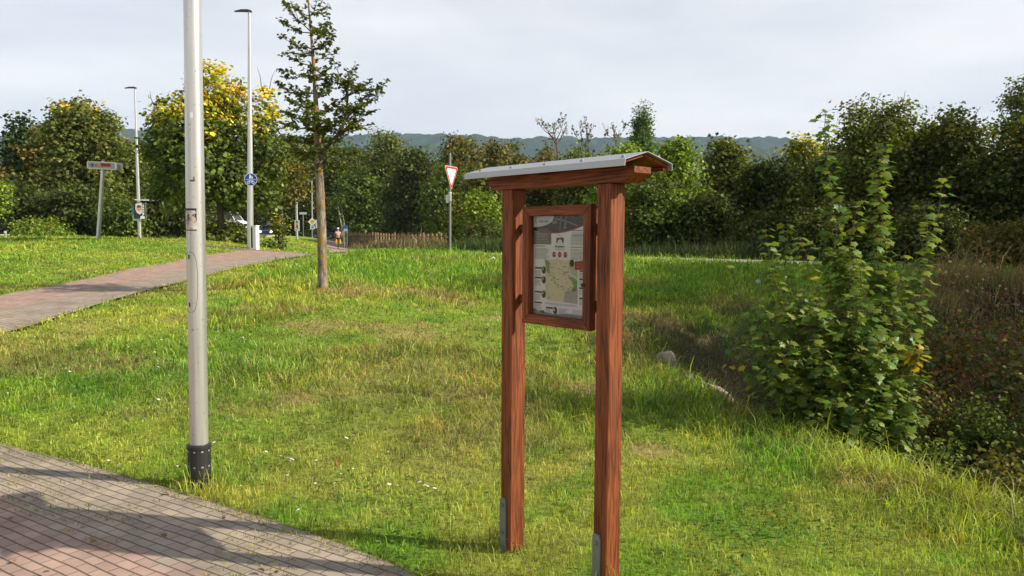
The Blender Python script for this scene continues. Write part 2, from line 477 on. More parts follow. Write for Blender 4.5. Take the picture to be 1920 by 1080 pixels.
side_c = np.array([(-7.5, 31), (-4.5, 28.6), (-2.4, 27.3), (0, 26.1), (3.2, 24), (6, 22.4), (9.5, 20.4), (14, 18.6), (22, 16)])


def offset_line(c, d):
    t = np.gradient(c, axis=0); t /= np.linalg.norm(t, axis=1)[:, None]
    return c + np.c_[-t[:, 1], t[:, 0]] * d


side_poly = np.r_[offset_line(side_c, 1.0), offset_line(side_c, -1.0)[::-1]]
road_c = np.array([(-60, 31), (-45, 33), (-34, 37), (-27.5, 46), (-26, 60), (-27, 80), (-31, 105), (-42, 140), (-60, 180)])
road_poly = np.r_[offset_line(road_c, 3.2), offset_line(road_c, -3.2)[::-1]]


def path_mask(x, y):
    return (inpoly(x, y, near_poly) | inpoly(x, y, far_poly) | inpoly(x, y, side_poly) | inpoly(x, y, road_poly)).astype(float)


dry_spots = [(at(px, py, D)[:2], r) for px, py, D, r in ((640, 552, 12.8, .45), (700, 548, 12.9, .3), (800, 543, 13.2, .55), (560, 590, 11, .35), (850, 560, 12.6, .35), (460, 575, 11.2, .22), (320, 598, 10.3, .2),
             (560, 740, 7, .25), (1185, 640, 9.8, .5), (1190, 580, 12, .5), (940, 590, 11.2, .3), (860, 735, 7.2, .3), (1100, 720, 7.6, .4), (1640, 940, 4.9, .2), (1230, 870, 5.6, .16), (620, 615, 10, .5), (760, 620, 10, .6), (640, 545, 13, .3))]


def dryness(x, y):
    d = sstep(.52, .78, fbm(x, y, .75, 21, 4)) * .55
    d = d * (1 - .6 * sstep(12, 20, y))
    for (c, r) in dry_spots:
        q = np.hypot((x - c[0]) * .8, y - c[1]) / r + (vnoise(x, y, 4, 5) - .5) * .9
        d = np.maximum(d, 1 - sstep(.5, 1.15, q))
    # yellowish centre of the slope
    d = np.maximum(d, .42 * np.exp(-(((x + 1.0) / 2.2) ** 2 + ((y - 8.2) / 2.6) ** 2)) * (.5 + vnoise(x, y, 1.7, 8)))
    return d


def lawn_colour(x, y):
    """albedo of the grass at a place"""
    g1 = np.array([.240, .345, .034]); g2 = np.array([.360, .410, .054]); lush = np.array([.150, .315, .024]); dry = np.array([.50, .42, .13]); thatch = np.array([.34, .22, .10])
    n = fbm(x, y, .5, 31, 3)[..., None]; m = fbm(x, y, 1.6, 41, 3)[..., None]
    c = g1 * (1 - sstep(.4, .65, n)) + g2 * sstep(.4, .65, n)
    fy_ = (sstep(6.6, 5.4, y) * sstep(-2.6, -1.2, x) * .75)[..., None]
    c = c * (1 - fy_) + np.array([.335, .375, .060]) * fy_
    lu = np.clip(sstep(.55, .75, m[..., 0]) * .8 + .75 * np.exp(-(((x + 3.6) / 1.8) ** 2 + ((y - 7.6) / 1.6) ** 2)) + .5 * sstep(13, 17, y) * (x > -5.5) * (y < 40), 0, 1)[..., None]
    c = c * (1 - lu) + lush * lu
    d = dryness(x, y)[..., None] * .72
    c = c * (1 - np.minimum(1, d)) + (dry * .45 + thatch * .55) * np.minimum(1, d)
    return c


print('terrain')
# ------------------------------------------------------------------ ground mesh
def axis(segs):
    o = [segs[0][0]]
    for a, b, s in segs:
        n = max(1, int(round((b - a) / s))); o += list(np.linspace(a, b, n + 1)[1:])
    return np.array(o)


gx = axis([(-5000, -1000, 800), (-1000, -200, 100), (-200, -60, 14), (-60, -24, 1.2), (-24, -12, .4), (-12, 10, .115), (10, 24, .5), (24, 60, 2), (60, 200, 14), (200, 1000, 100), (1000, 5000, 800)])
gy = axis([(-400, -60, 60), (-60, -12, 4), (-12, 2, .5), (2, 16, .11), (16, 32, .25), (32, 70, .6), (70, 120, 2), (120, 300, 15), (300, 1000, 100), (1000, 6000, 700)])
X, Y = np.meshgrid(gx, gy)
Z = hgt(X, Y)
pm = path_mask(X, Y)
Z = Z - pm * .05
gc = lawn_colour(X, Y) * .9
dm = in_ditch(X, Y) & (seg_dist(X, Y, near_crest) > .25)
soil = np.array([.055, .042, .026])
dmix = sstep(.1, .9, np.minimum(seg_dist(X, Y, near_crest), seg_dist(X, Y, far_rim) * 1.2) + (fbm(X, Y, 1.6, 78) - .5) * 1.6) * in_ditch(X, Y)
head = np.clip(sstep(4.6, 3.6, X) * sstep(7.5, 8.5, Y), 0, 1)[..., None]
sc_ = soil * (.6 + .8 * fbm(X, Y, 1.3, 77)[..., None]) * (1 - head) + np.array([.14, .105, .06]) * (.5 + .9 * fbm(X, Y, 2.2, 79)[..., None]) * head
gc = gc * (1 - dmix[..., None]) + sc_ * dmix[..., None]
lipm = (np.exp(-((seg_dist(X, Y, near_crest) - .2) / .28) ** 2) * in_ditch(X, Y) * (Y > 6.2) * (Y < 11.4))[..., None]
gc = gc * (1 - lipm) + np.array([.30, .22, .13]) * (.6 + .8 * fbm(X, Y, 5, 133)[..., None]) * lipm
V = np.c_[X.ravel(), Y.ravel(), Z.ravel()]
nx, ny = len(gx), len(gy)
ii = (np.arange(ny - 1)[:, None] * nx + np.arange(nx - 1)[None]).ravel()
Fg = np.c_[ii, ii + 1, ii + nx + 1, ii + nx]

m, nt, o = new_mat('lawn_ground'); N = nt.nodes.new; L = nt.links.new
p = N('ShaderNodeBsdfPrincipled'); L(p.outputs[0], o.inputs[0]); p.inputs['Roughness'].default_value = .95; p.inputs['Specular IOR Level'].default_value = .1
a = N('ShaderNodeAttribute'); a.attribute_name = 'tint'
tc = N('ShaderNodeTexCoord'); n1 = N('ShaderNodeTexNoise'); n1.inputs['Scale'].default_value = 22; n1.inputs['Detail'].default_value = 8; n1.inputs['Roughness'].default_value = .7
L(tc.outputs['Object'], n1.inputs['Vector'])
mr = N('ShaderNodeMapRange'); mr.inputs[1].default_value = .3; mr.inputs[2].default_value = .7; mr.inputs[3].default_value = .45; mr.inputs[4].default_value = 1.35; L(n1.outputs['Fac'], mr.inputs[0])
vm = N('ShaderNodeVectorMath'); vm.operation = 'SCALE'; L(a.outputs['Color'], vm.inputs[0]); L(mr.outputs[0], vm.inputs['Scale']); L(vm.outputs[0], p.inputs['Base Color'])
b = N('ShaderNodeBump'); b.inputs['Strength'].default_value = 1; b.inputs['Distance'].default_value = .04; L(n1.outputs['Fac'], b.inputs['Height']); L(b.outputs[0], p.inputs['Normal'])
tag(fast_mesh('ground', V, Fg, m, col=gc.reshape(-1, 3), smooth=True), kind='structure')

# paving material
def paving(name):
    m, nt, o = new_mat(name); N = nt.nodes.new; L = nt.links.new
    p = N('ShaderNodeBsdfPrincipled'); L(p.outputs[0], o.inputs[0]); p.inputs['Roughness'].default_value = .88; p.inputs['Specular IOR Level'].default_value = .25
    tc = N('ShaderNodeTexCoord'); mp = N('ShaderNodeMapping'); mp.inputs['Rotation'].default_value = (0, 0, R(33)); mp.inputs['Location'].default_value = (0, .04, 0)
    L(tc.outputs['Object'], mp.inputs['Vector'])
    nd = N('ShaderNodeTexNoise'); nd.inputs['Scale'].default_value = 2.2; nd.inputs['Detail'].default_value = 2; L(tc.outputs['Object'], nd.inputs['Vector'])
    va = N('ShaderNodeVectorMath'); va.operation = 'MULTIPLY_ADD'; va.inputs[1].default_value = (.03, .03, 0); L(nd.outputs['Color'], va.inputs[0]); L(mp.outputs[0], va.inputs[2])

    def M(op, a_, b_=None, c_=None):
        n = N('ShaderNodeMath'); n.operation = op
        for i, v in enumerate((a_, b_, c_)):
            if v is None: continue
            if isinstance(v, (int, float)): n.inputs[i].default_value = v
            else: L(v, n.inputs[i])
        return n.outputs[0]
    sep = N('ShaderNodeSeparateXYZ'); L(va.outputs[0], sep.inputs[0])
    v = M('DIVIDE', sep.outputs['Y'], .067); row = M('FLOOR', v); fv = M('FRACT', v)
    u = M('ADD', M('DIVIDE', sep.outputs['X'], .122), M('MULTIPLY', M('MODULO', row, 2.0), .47)); cu = M('FLOOR', u); fu = M('FRACT', u)
    cx = N('ShaderNodeCombineXYZ'); L(cu, cx.inputs[0]); L(row, cx.inputs[1])
    wn = N('ShaderNodeTexWhiteNoise'); L(cx.outputs[0], wn.inputs['Vector'])
    def edge_(f, w0, w1):
        e_ = M('MINIMUM', f, M('SUBTRACT', 1.0, f)); r_ = N('ShaderNodeMapRange'); r_.inputs[1].default_value = w0; r_.inputs[2].default_value = w1; r_.inputs[3].default_value = 1; r_.inputs[4].default_value = 0; L(e_, r_.inputs[0]); return r_.outputs[0]
    jl = M('MULTIPLY', edge_(fv, .035, .10), .85); jt = M('MULTIPLY', edge_(fu, .015, .05), .6)
    joint = M('MAXIMUM', jl, jt)
    def tone(c1, c2):
        m_ = N('ShaderNodeMix'); m_.data_type = 'RGBA'; m_.inputs[6].default_value = (*c1, 1); m_.inputs[7].default_value = (*c2, 1); L(wn.outputs['Value'], m_.inputs[0]); return m_.outputs[2]
    g_ = tone((.37, .295, .215), (.28, .23, .175)); r_ = tone((.43, .285, .215), (.34, .23, .18))
    a = N('ShaderNodeAttribute'); a.attribute_name = 'red'
    # whole blocks change colour, with a few strays
    sm_ = M('ADD', a.outputs['Fac'], M('MULTIPLY', M('SUBTRACT', wn.outputs['Value'], .5), .9))
    gt = N('ShaderNodeMath'); gt.operation = 'GREATER_THAN'; gt.inputs[1].default_value = .5; L(sm_, gt.inputs[0])
    m0 = N('ShaderNodeMix'); m0.data_type = 'RGBA'; L(gt.outputs[0], m0.inputs[0]); L(g_, m0.inputs[6]); L(r_, m0.inputs[7])
    mx = N('ShaderNodeMix'); mx.data_type = 'RGBA'; L(joint, mx.inputs[0]); L(m0.outputs[2], mx.inputs[6]); mx.inputs[7].default_value = (.10, .068, .042, 1)
    n1 = N('ShaderNodeTexNoise'); n1.inputs['Scale'].default_value = 3; n1.inputs['Detail'].default_value = 6; L(tc.outputs['Object'], n1.inputs['Vector'])
    n2 = N('ShaderNodeTexNoise'); n2.inputs['Scale'].default_value = 160; n2.inputs['Detail'].default_value = 4; L(tc.outputs['Object'], n2.inputs['Vector'])
    ad = N('ShaderNodeMath'); ad.operation = 'MULTIPLY_ADD'; ad.inputs[1].default_value = .45; L(n2.outputs['Fac'], ad.inputs[0]); L(n1.outputs['Fac'], ad.inputs[2])
    mr = N('ShaderNodeMapRange'); mr.inputs[1].default_value = .45; mr.inputs[2].default_value = 1.0; mr.inputs[3].default_value = .72; mr.inputs[4].default_value = 1.25; L(ad.outputs[0], mr.inputs[0])
    vm = N('ShaderNodeVectorMath'); vm.operation = 'SCALE'; L(mx.outputs[2], vm.inputs[0]); L(mr.outputs[0], vm.inputs['Scale'])
    # sandy dirt along the border
    e = N('ShaderNodeAttribute'); e.attribute_name = 'edge'
    n3 = N('ShaderNodeTexNoise'); n3.inputs['Scale'].default_value = 9; n3.inputs['Detail'].default_value = 6; L(tc.outputs['Object'], n3.inputs['Vector'])
    sm = N('ShaderNodeMath'); sm.operation = 'ADD'; L(e.outputs['Fac'], sm.inputs[0]); L(n3.outputs['Fac'], sm.inputs[1])
    r3 = N('ShaderNodeMapRange'); r3.inputs[1].default_value = 1.0; r3.inputs[2].default_value = 1.35; r3.inputs[4].default_value = .85; L(sm.outputs[0], r3.inputs[0])
    m3 = N('ShaderNodeMix'); m3.data_type = 'RGBA'; m3.inputs[7].default_value = (.22, .165, .12, 1); L(r3.outputs[0], m3.inputs[0]); L(vm.outputs[0], m3.inputs[6])
    L(m3.outputs[2], p.inputs['Base Color'])
    mu = N('ShaderNodeMath'); mu.operation = 'MULTIPLY_ADD'; mu.inputs[1].default_value = -1.0; L(joint, mu.inputs[0])
    m5 = N('ShaderNodeMath'); m5.operation = 'MULTIPLY'; m5.inputs[1].default_value = .25; L(n2.outputs['Fac'], m5.inputs[0]); L(m5.outputs[0], mu.inputs[2])
    b = N('ShaderNodeBump'); b.inputs['Strength'].default_value = .8; b.inputs['Distance'].default_value = .006; L(mu.outputs[0], b.inputs['Height']); L(b.outputs[0], p.inputs['Normal'])
    return m


M_pave = paving('paving_blocks')


def sheet(name, poly, x0, x1, y0, y1, st, mat, lift=.012, red=None, edge=None):
    xs = np.arange(x0, x1, st); ys = np.arange(y0, y1, st)
    Xs, Ys = np.meshgrid(xs, ys)
    ins = inpoly(Xs + st / 2, Ys + st / 2, poly)
    nx = len(xs); ys_n = len(ys)
    jj, kk = np.nonzero(ins[:-1, :-1])
    i0 = jj * nx + kk
    Fc = np.c_[i0, i0 + 1, i0 + nx + 1, i0 + nx]
    used, inv = np.unique(Fc, return_inverse=True); Fc = inv.reshape(Fc.shape)
    vx = Xs.ravel()[used]; vy = Ys.ravel()[used]
    # pull outline vertices onto the true edge
    closed = np.r_[poly, poly[:1]]
    cnt = np.bincount(Fc.ravel(), minlength=len(used))
    bd = np.nonzero(cnt < 4)[0]
    for v in bd:
        best = None
        for (a, b) in zip(closed[:-1], closed[1:]):
            ab = b - a; t = np.clip(((vx[v] - a[0]) * ab[0] + (vy[v] - a[1]) * ab[1]) / (ab @ ab), 0, 1)
            q = a + ab * t; d = math.hypot(vx[v] - q[0], vy[v] - q[1])
            if best is None or d < best[0]: best = (d, q)
        if best[0] < st * 1.5: vx[v], vy[v] = best[1]
    vz = hgt(vx, vy, False) + lift
    ex = {}
    if red is not None: ex['red'] = red(vx, vy)
    ex['edge'] = edge(vx, vy) if edge is not None else np.zeros(len(vx))
    o = fast_mesh(name, np.c_[vx, vy, vz], Fc, mat, extra=ex, smooth=True)
    return tag(o, kind='structure')


nrm = np.array([.545, .838])
sheet('pavement', near_poly, -13.9, 3.1, -8.9, 8.5, .1, M_pave, .012,
      red=lambda x, y: sstep(-.06, .06, 2.16 - (x * nrm[0] + y * nrm[1])), edge=lambda x, y: .66 * np.exp(-seg_dist(x, y, near_edge) / .26))
sheet('cycle_path', far_poly, -23, -5.5, 5.4, 95, .35, M_pave, .014,
      red=lambda x, y: sstep(.85, 1.05, seg_dist(x, y, PR)), edge=lambda x, y: .25 * np.exp(-np.minimum(seg_dist(x, y, PR), seg_dist(x, y, PL)) / .15))
M_path = plain('side_path', (.30, .25, .20), .95, 0, .25, 8)
sheet('footpath', side_poly, -9, 22, 15, 32, .3, M_path, .035)
M_road = plain('asphalt', (.07, .07, .075), .9, 0, .25, 6)
sheet('road', road_poly, -62, -22, 28, 182, 1.0, M_road, .03)
# kerbs: raised concrete strips
def strip(name, line, w_, h0, mat, n=4):
    pts = []
    for a, b in zip(line[:-1], line[1:]):
        k = max(1, int(np.linalg.norm(b - a) / n)); pts += [a + (b - a) * i / k for i in range(k)]
    pts.append(line[-1]); pts = np.array(pts)
    l = offset_line(pts, w_ / 2); r = offset_line(pts, -w_ / 2)
    zl = hgt(pts[:, 0], pts[:, 1], False)
    V = []; Fc = []
    for i in range(len(pts)):
        V += [(l[i][0], l[i][1], zl[i] - .08), (l[i][0], l[i][1], zl[i] + h0), (r[i][0], r[i][1], zl[i] + h0), (r[i][0], r[i][1], zl[i] - .08)]
        if i:
            b = (i - 1) * 4
            for k in range(3): Fc.append((b + k, b + k + 1, b + k + 5, b + k + 4))
    return tag(fast_mesh(name, V, Fc, mat), kind='structure')


M_kerb = plain('kerb_concrete', (.36, .33, .28), .9, 0, .15, 5)
strip('kerb', offset_line(road_c, 3.3), .25, .13, M_kerb)
strip('kerb', offset_line(road_c, -3.3), .2, .10, M_kerb)
strip('kerb', np.array([(-11.6, 28.3), (-10.6, 28.2), (-9.7, 28.1), (-8.6, 28.4), (-7.9, 29.5)]), .12, .05, plain('shaded_kerb', (.16, .13, .11), .9), 1)  # concrete colour darkened to stand in for the shade on this kerb

# ------------------------------------------------------------------ grass
print('grass')


def grass_mesh(name, P, h, wd, lean, col, mat, label=None, cat=None, tipcol=1.25):
    """P (n,3) roots; h heights; wd widths; lean bend amount"""
    n = len(P)
    th = rng.uniform(0, 2 * math.pi, n); dirv = np.c_[np.cos(th), np.sin(th), np.zeros(n)]
    ph = rng.uniform(0, 2 * math.pi, n); side = np.c_[np.cos(ph), np.sin(ph), np.zeros(n)]
    upv = np.array([0, 0, 1.0])
    h = h[:, None]; wd = wd[:, None]; lean = lean[:, None]
    b0 = P - side * wd * .5; b1 = P + side * wd * .5
    mid = P + dirv * h * lean * .35 + upv * h * .62
    m0 = mid - side * wd * .42; m1 = mid + side * wd * .42
    tip = P + dirv * h * lean * 1.05 + upv * h * np.clip(1 - lean * lean * .45, .2, 1)
    V = np.stack([b0, b1, m1, m0, tip], 1).reshape(-1, 3)
    base = np.arange(n) * 5
    Fq = np.c_[base, base + 1, base + 2]; F2 = np.c_[base, base + 2, base + 3]; F3 = np.c_[base + 3, base + 2, base + 4]
    Fc = np.r_[Fq, F2, F3]
    cc = np.repeat(col[:, None, :], 5, 1).copy(); cc[:, :2] *= .6; cc[:, 4] *= tipcol * 1.08  # shade between blades put into the colour: dark roots, lighter tips
    o = fast_mesh(name, V, Fc, mat, col=cc.reshape(-1, 3))
    return tag(o, label, cat, kind='stuff')


def sample_area(n, y0, y1, pw):
    """area density proportional to y^-pw inside a widened view wedge"""
    u = rng.uniform(0, 1, n); e = 2 - pw
    y = (y0 ** e + u * (y1 ** e - y0 ** e)) ** (1 / e)
    x = rng.uniform(-1, 1, n) * (.74 * y + .9)
    return x, y


NG = 680000
x, y = sample_area(NG, 1.9, 75, 1.62)
pmk = path_mask(x, y) > .5
dit = in_ditch(x, y); dn = seg_dist(x, y, near_crest)
keep = ~pmk & (~dit | (dn < rng.uniform(.1, .9, NG) ** 1.0 * (1 + 0 * x)) | (rng.uniform(0, 1, NG) < np.where((x < 4.8) & (y > 7.3), .75, .25)))
nearp = inpoly(x, y, near_poly)
dedge = seg_dist(x, y, near_edge)
creep = nearp & (dedge < rng.uniform(0, .13, NG))
# tufts growing in the joints of the border
tj = nearp & (dedge < .75) & (fbm(x, y, 2.3, 55) > .53) & (np.abs(((x * nrm[0] + y * nrm[1] + .02) / .067) % 1 - .5) > .36)
keep |= creep | tj | (inpoly(x, y, far_poly) & (np.minimum(seg_dist(x, y, PR), seg_dist(x, y, PL)) < rng.uniform(0, .16, NG)))
lip = (dit & (dn < .45) & (y > 6.3) & (y < 11.3) & (fbm(x, y, 1.8, 131, 2) > .42))
keep &= ~(lip & (rng.uniform(0, 1, NG) < .8))
keep &= (rng.uniform(0, 1, NG) > np.clip(dryness(x, y) - .45, 0, .4))
x = x[keep]; y = y[keep]; n = len(x)
dit = in_ditch(x, y); dn = seg_dist(x, y, near_crest); nearp = inpoly(x, y, near_poly)
z = hgt(x, y) - .004
z = np.where(nearp, hgt(x, y, False) + .01, z)
long_ = np.clip(sstep(1.1, .2, dn) * (y < 11) * 1.0 + sstep(12.5, 14.5, y) * (x > -5.5) * .8 + sstep(.55, .72, fbm(x, y, .8, 91)) * sstep(5.2, 6.5, y) * .55 + .5 * sstep(6.2, 7, y) * (y < 9) * vnoise(x, y, 2, 3), 0, 1)
tuft = vnoise(x, y, 7.5, 301) * .6 + vnoise(x, y, 15, 302) * .4
h = (rng.gamma(6, 1 / 6, n)) * (.038 + .10 * long_) * (.6 + .85 * tuft)
h *= 1 + .0 * y
# tufts at feet
for (fx, fy, r_, k) in ((-1.97, 4.88, .28, 1.2), (-.0, 3.95, .12, 1.6), (.44, 3.4, .12, 1.8)):
    h *= 1 + k * np.exp(-((x - fx) ** 2 + (y - fy) ** 2) / r_ ** 2 / 1.0)
h = np.where(nearp, h * .5, h)
h = np.where(dit & (dn > .4), h * 1.5, h)
wd = np.maximum(.0036 + .002 * long_, .00098 * y) * rng.uniform(.7, 1.35, n)
lean = np.clip(rng.normal(.45, .35, n), 0, 1.5) + .25 * long_
col = lawn_colour(x, y)
dryb = rng.uniform(0, 1, n) < (.05 + .7 * np.clip(dryness(x, y), 0, 1))
lean = np.where(dryb, lean + .45, lean)
straw = np.array([.40, .32, .13])
col = np.where(dryb[:, None], straw * rng.uniform(.6, 1.2, (n, 1)), col * rng.uniform(.5, 1.5, (n, 1)) * np.array([1, 1, 1]))
col = col * (.72 + .62 * sstep(.3, .7, vnoise(x, y, 5, 303) * .5 + vnoise(x, y, 11, 304) * .5))[:, None]
yp = (sstep(.5, .75, fbm(x, y, 3.2, 305, 3)) * .8 * ~dit)[:, None]
col = col * (1 - yp) + col * np.array([1.28, 1.06, 1.0]) * yp
warm = rng.uniform(0, 1, n)[:, None]
col = col * (1 + (warm - .5) * np.array([.5, .12, .2]))
dd = dit & (dn > .3) & ((fbm(x, y, 1.4, 88) > .47) | (x > 4.8) | (y < 7.5))
brown = np.array([.24, .165, .085])
col = np.where((dd & (rng.uniform(0, 1, n) < .7))[:, None], brown * rng.uniform(.5, 1.3, (n, 1)), col)
col = np.where((nearp & (rng.uniform(0, 1, n) < .5))[:, None], np.array([.28, .25, .08]) * rng.uniform(.7, 1.2, (n, 1)), col)
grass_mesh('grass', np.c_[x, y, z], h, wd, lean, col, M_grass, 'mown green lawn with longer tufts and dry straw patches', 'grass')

# daisies and clover flowers
def flowers(name, pts, r_, col, label):
    k = 6; V = []; Fc = []; cc = []
    for (px, py, pz) in pts:
        b = len(V); s = r_ * random.uniform(.7, 1.25); tl = random.uniform(-.5, .5), random.uniform(-.7, .1)
        V.append((px, py, pz + s * .35)); cc.append(col if random.random() < .85 else (.7, .5, .45))
        for i in range(k):
            t = 6.283 * i / k; dx, dy = math.cos(t) * s, math.sin(t) * s
            V.append((px + dx, py + dy, pz + dx * tl[0] + dy * tl[1])); cc.append(col)
        for i in range(k): Fc.append((b, b + 1 + i, b + 1 + (i + 1) % k))
    return tag(fast_mesh(name, V, Fc, M_cloth, col=np.array(cc)), label, 'flowers', kind='stuff')


fx, fy = sample_area(9000, 2.5, 22, 1.2)
den = sstep(.50, .68, fbm(fx, fy, .6, 123)) * (1.0 * (fx < -1) + .35) * .55 + .9 * np.exp(-(((fx + 4.6) / 1.6) ** 2 + ((fy - 8.0) / 1.5) ** 2))
kf = (rng.uniform(0, 1, len(fx)) < den * .42) & (path_mask(fx, fy) < .5) & ~in_ditch(fx, fy)
fx, fy = fx[kf], fy[kf]
fz = hgt(fx, fy) + rng.uniform(.05, .075, len(fx))
flowers('daisy_flowers', np.c_[fx, fy, fz], .011, (.85, .85, .82), 'tiny white daisies and clover heads scattered through the lawn')
cl = [at(px, py, D) for px, py, D in ((535, 886, 5.3), (541, 888, 5.28), (548, 890, 5.25), (553, 886, 5.3), (545, 893, 5.2), (730, 938, 4.75), (746, 940, 4.72), (786, 934, 4.78), (796, 938, 4.72), (802, 940, 4.7), (815, 948, 4.65), (822, 952, 4.6), (663, 845, 5.8), (650, 850, 5.75))]
cl = np.array([(q[0], q[1], float(hgt(q[0], q[1])) + .06) for q in cl])
flowers('clover_flowers', cl, .014, (.80, .72, .66), 'pinkish white clover heads standing in a green clover patch')

# broad low leaves of the clover / plantain patches
def rhomb_template(fold=.25):
    T = np.array([(0, 0, 0), (.5, .45, fold * .5), (0, 1, 0), (-.5, .45, fold * .5)], float)
    return T, np.array([(0, 1, 2), (0, 2, 3)])


def ovate_template(fold=.18):
    T = np.array([(0, 0, 0), (.36, .3, fold * .6), (.3, .68, fold * .5), (0, 1, -.1), (-.3, .68, fold * .5), (-.36, .3, fold * .6)], float)
    return T, np.array([(0, 1, 2), (0, 2, 3), (0, 3, 4), (0, 4, 5)])


def maple_template():
    ring = [(0, 0), (.28, -.10), (.52, .10), (.40, .22), (.72, .48), (.44, .50), (.40, .72), (.20, .70), (0, 1.08),
            (-.20, .70), (-.40, .72), (-.44, .50), (-.72, .48), (-.40, .22), (-.52, .10), (-.28, -.10)]
    T = [(0, .36, .05)] + [(a, b, -.10 * (a * a + (b - .36) ** 2) / .5 + (.05 if abs(a) > .5 else 0)) for a, b in ring]
    n = len(ring)
    Fc = [(0, 1 + i, 1 + (i + 1) % n) for i in range(n)]
    return np.array(T), np.array(Fc)


def frame_from(normal, direction):
    nrm_ = normal / (np.linalg.norm(normal, axis=1)[:, None] + 1e-9)
    d = direction - nrm_ * np.sum(direction * nrm_, 1)[:, None]
    d /= np.linalg.norm(d, axis=1)[:, None] + 1e-9
    s = np.cross(d, nrm_)
    return s, d, nrm_


def leaves_mesh(name, P, normal, direction, size, col, mat, parent=None, tmpl=None, flatcol=.0):
    T, TF = tmpl if tmpl else rhomb_template()
    s, d, nn = frame_from(normal, direction)
    size = size[:, None, None]
    V = P[:, None, :] + size * (T[None, :, 0:1] * s[:, None, :] + T[None, :, 1:2] * d[:, None, :] + T[None, :, 2:3] * nn[:, None, :])
    k = len(T)
    Fc = (np.arange(len(P)) * k)[:, None, None] + TF[None]
    cc = np.repeat(col[:, None, :], k, 1)
    return fast_mesh(name, V.reshape(-1, 3), Fc.reshape(-1, 3), mat, parent, col=cc.reshape(-1, 3))


def unit(n):
    v = rng.normal(size=(n, 3)); return v / np.linalg.norm(v, axis=1)[:, None]


nb = 26000
bx, by = sample_area(nb, 2.6, 11, 1.2)
kb = (fbm(bx, by, 1.7, 401, 3) + .35 * np.exp(-(((bx + .9) / .5) ** 2 + ((by - 4.75) / .25) ** 2)) > .60) & (path_mask(bx, by) < .5) & ~in_ditch(bx, by)
bx, by = bx[kb], by[kb]; nb = len(bx)
leaves_o = leaves_mesh('broadleaf_weeds', np.c_[bx, by, hgt(bx, by) + rng.uniform(.012, .045, nb)], unit(nb) * .45 + [0, 0, 1.0], unit(nb), rng.uniform(.014, .034, nb), np.array([.11, .225, .03]) * rng.uniform(.6, 1.35, (nb, 1)), M_grass, None, ovate_template())
tag(leaves_o, 'low clover and plantain leaves matted between the lawn grass', 'weeds', kind='stuff')


fl = 420
bx, by = sample_area(fl, 2.7, 16, 1.1); kb = ~in_ditch(bx, by); bx, by = bx[kb], by[kb]; fl = len(bx)
tag(leaves_mesh('fallen_leaves', np.c_[bx, by, hgt(bx, by) + rng.uniform(.02, .04, fl)], unit(fl) * .4 + [0, 0, 1.0], unit(fl), rng.uniform(.02, .045, fl), np.array([.24, .14, .06]) * rng.uniform(.5, 1.5, (fl, 1)), M_grass, None, ovate_template()), 'scattered fallen brown leaves on grass and paving', 'leaves', kind='stuff')


# ------------------------------------------------------------------ trees
PAL = {
    'dark': [((.040, .056, .013), 3), ((.052, .068, .016), 3), ((.026, .032, .012), 2), ((.075, .07, .02), .7)],
    'conifer': [((.020, .042, .016), 3), ((.035, .060, .022), 2)],
    'mid': [((.066, .094, .020), 3), ((.046, .068, .016), 3), ((.085, .115, .024), 1)],
    'brown': [((.085, .085, .022), 3), ((.060, .065, .018), 2), ((.12, .085, .030), 1.6), ((.045, .055, .015), 2)],
    'bright': [((.130, .180, .025), 3), ((.085, .135, .020), 3), ((.17, .19, .035), 1), ((.05, .08, .015), 1)],
    'olive': [((.080, .095, .022), 3), ((.055, .075, .018), 3), ((.11, .11, .03), 1)],
    'yellow': [((.56, .44, .045), 3), ((.38, .38, .05), 3), ((.22, .26, .035), 2), ((.58, .32, .04), .4)],
    'poplar': [((.045, .085, .026), 3), ((.065, .105, .035), 2)],
}


def pick(pal, n):
    cols = np.array([c for c, _ in PAL[pal]]) * (1.0 if pal == 'yellow' else 1.35) * np.array([1.32, 1.24, .95]); wts = np.array([w for _, w in PAL[pal]], float)
    return cols[rng.choice(len(cols), n, p=wts / wts.sum())]


def make_blobs(shape, W, z0, z1, k=22):
    H = z1 - z0; out_ = []
    for i in range(k):
        t = (i + rng.uniform(.1, .9)) / k
        if shape == 'round': pr = math.sqrt(max(.02, 1 - (2 * t - .95) ** 2)) ** .8
        elif shape == 'cone': pr = 1.05 - t * .98
        elif shape == 'column': pr = min(1, .55 + t) * (1 if t < .7 else max(.15, (1 - t) / .3))
        elif shape == 'bush': pr = (1.0 if t < .45 else math.sqrt(max(.03, 1 - ((t - .45) / .58) ** 2))) * rng.uniform(.72, 1.28)
        else: pr = 1 - .3 * t
        rr = W * pr * rng.uniform(.22, .46) + .10 * W * (shape != 'cone')
        rad = max(0, W * pr - rr) * rng.uniform(.7, 1.1); an = i * 2.4 + rng.uniform(-.5, .5)
        out_.append((rad * math.cos(an), rad * math.sin(an), z0 + H * t * .92 + rr * .1, rr, rr, max(rr * rng.uniform(.7, 1.0), H / k * 1.3)))
    # core
    for t in (.25, .5, .72):
        out_.append((0, 0, z0 + H * t, W * (.55 if shape != 'cone' else .6 * (1 - t)), W * (.55 if shape != 'cone' else .6 * (1 - t)), H * .2))
    return out_


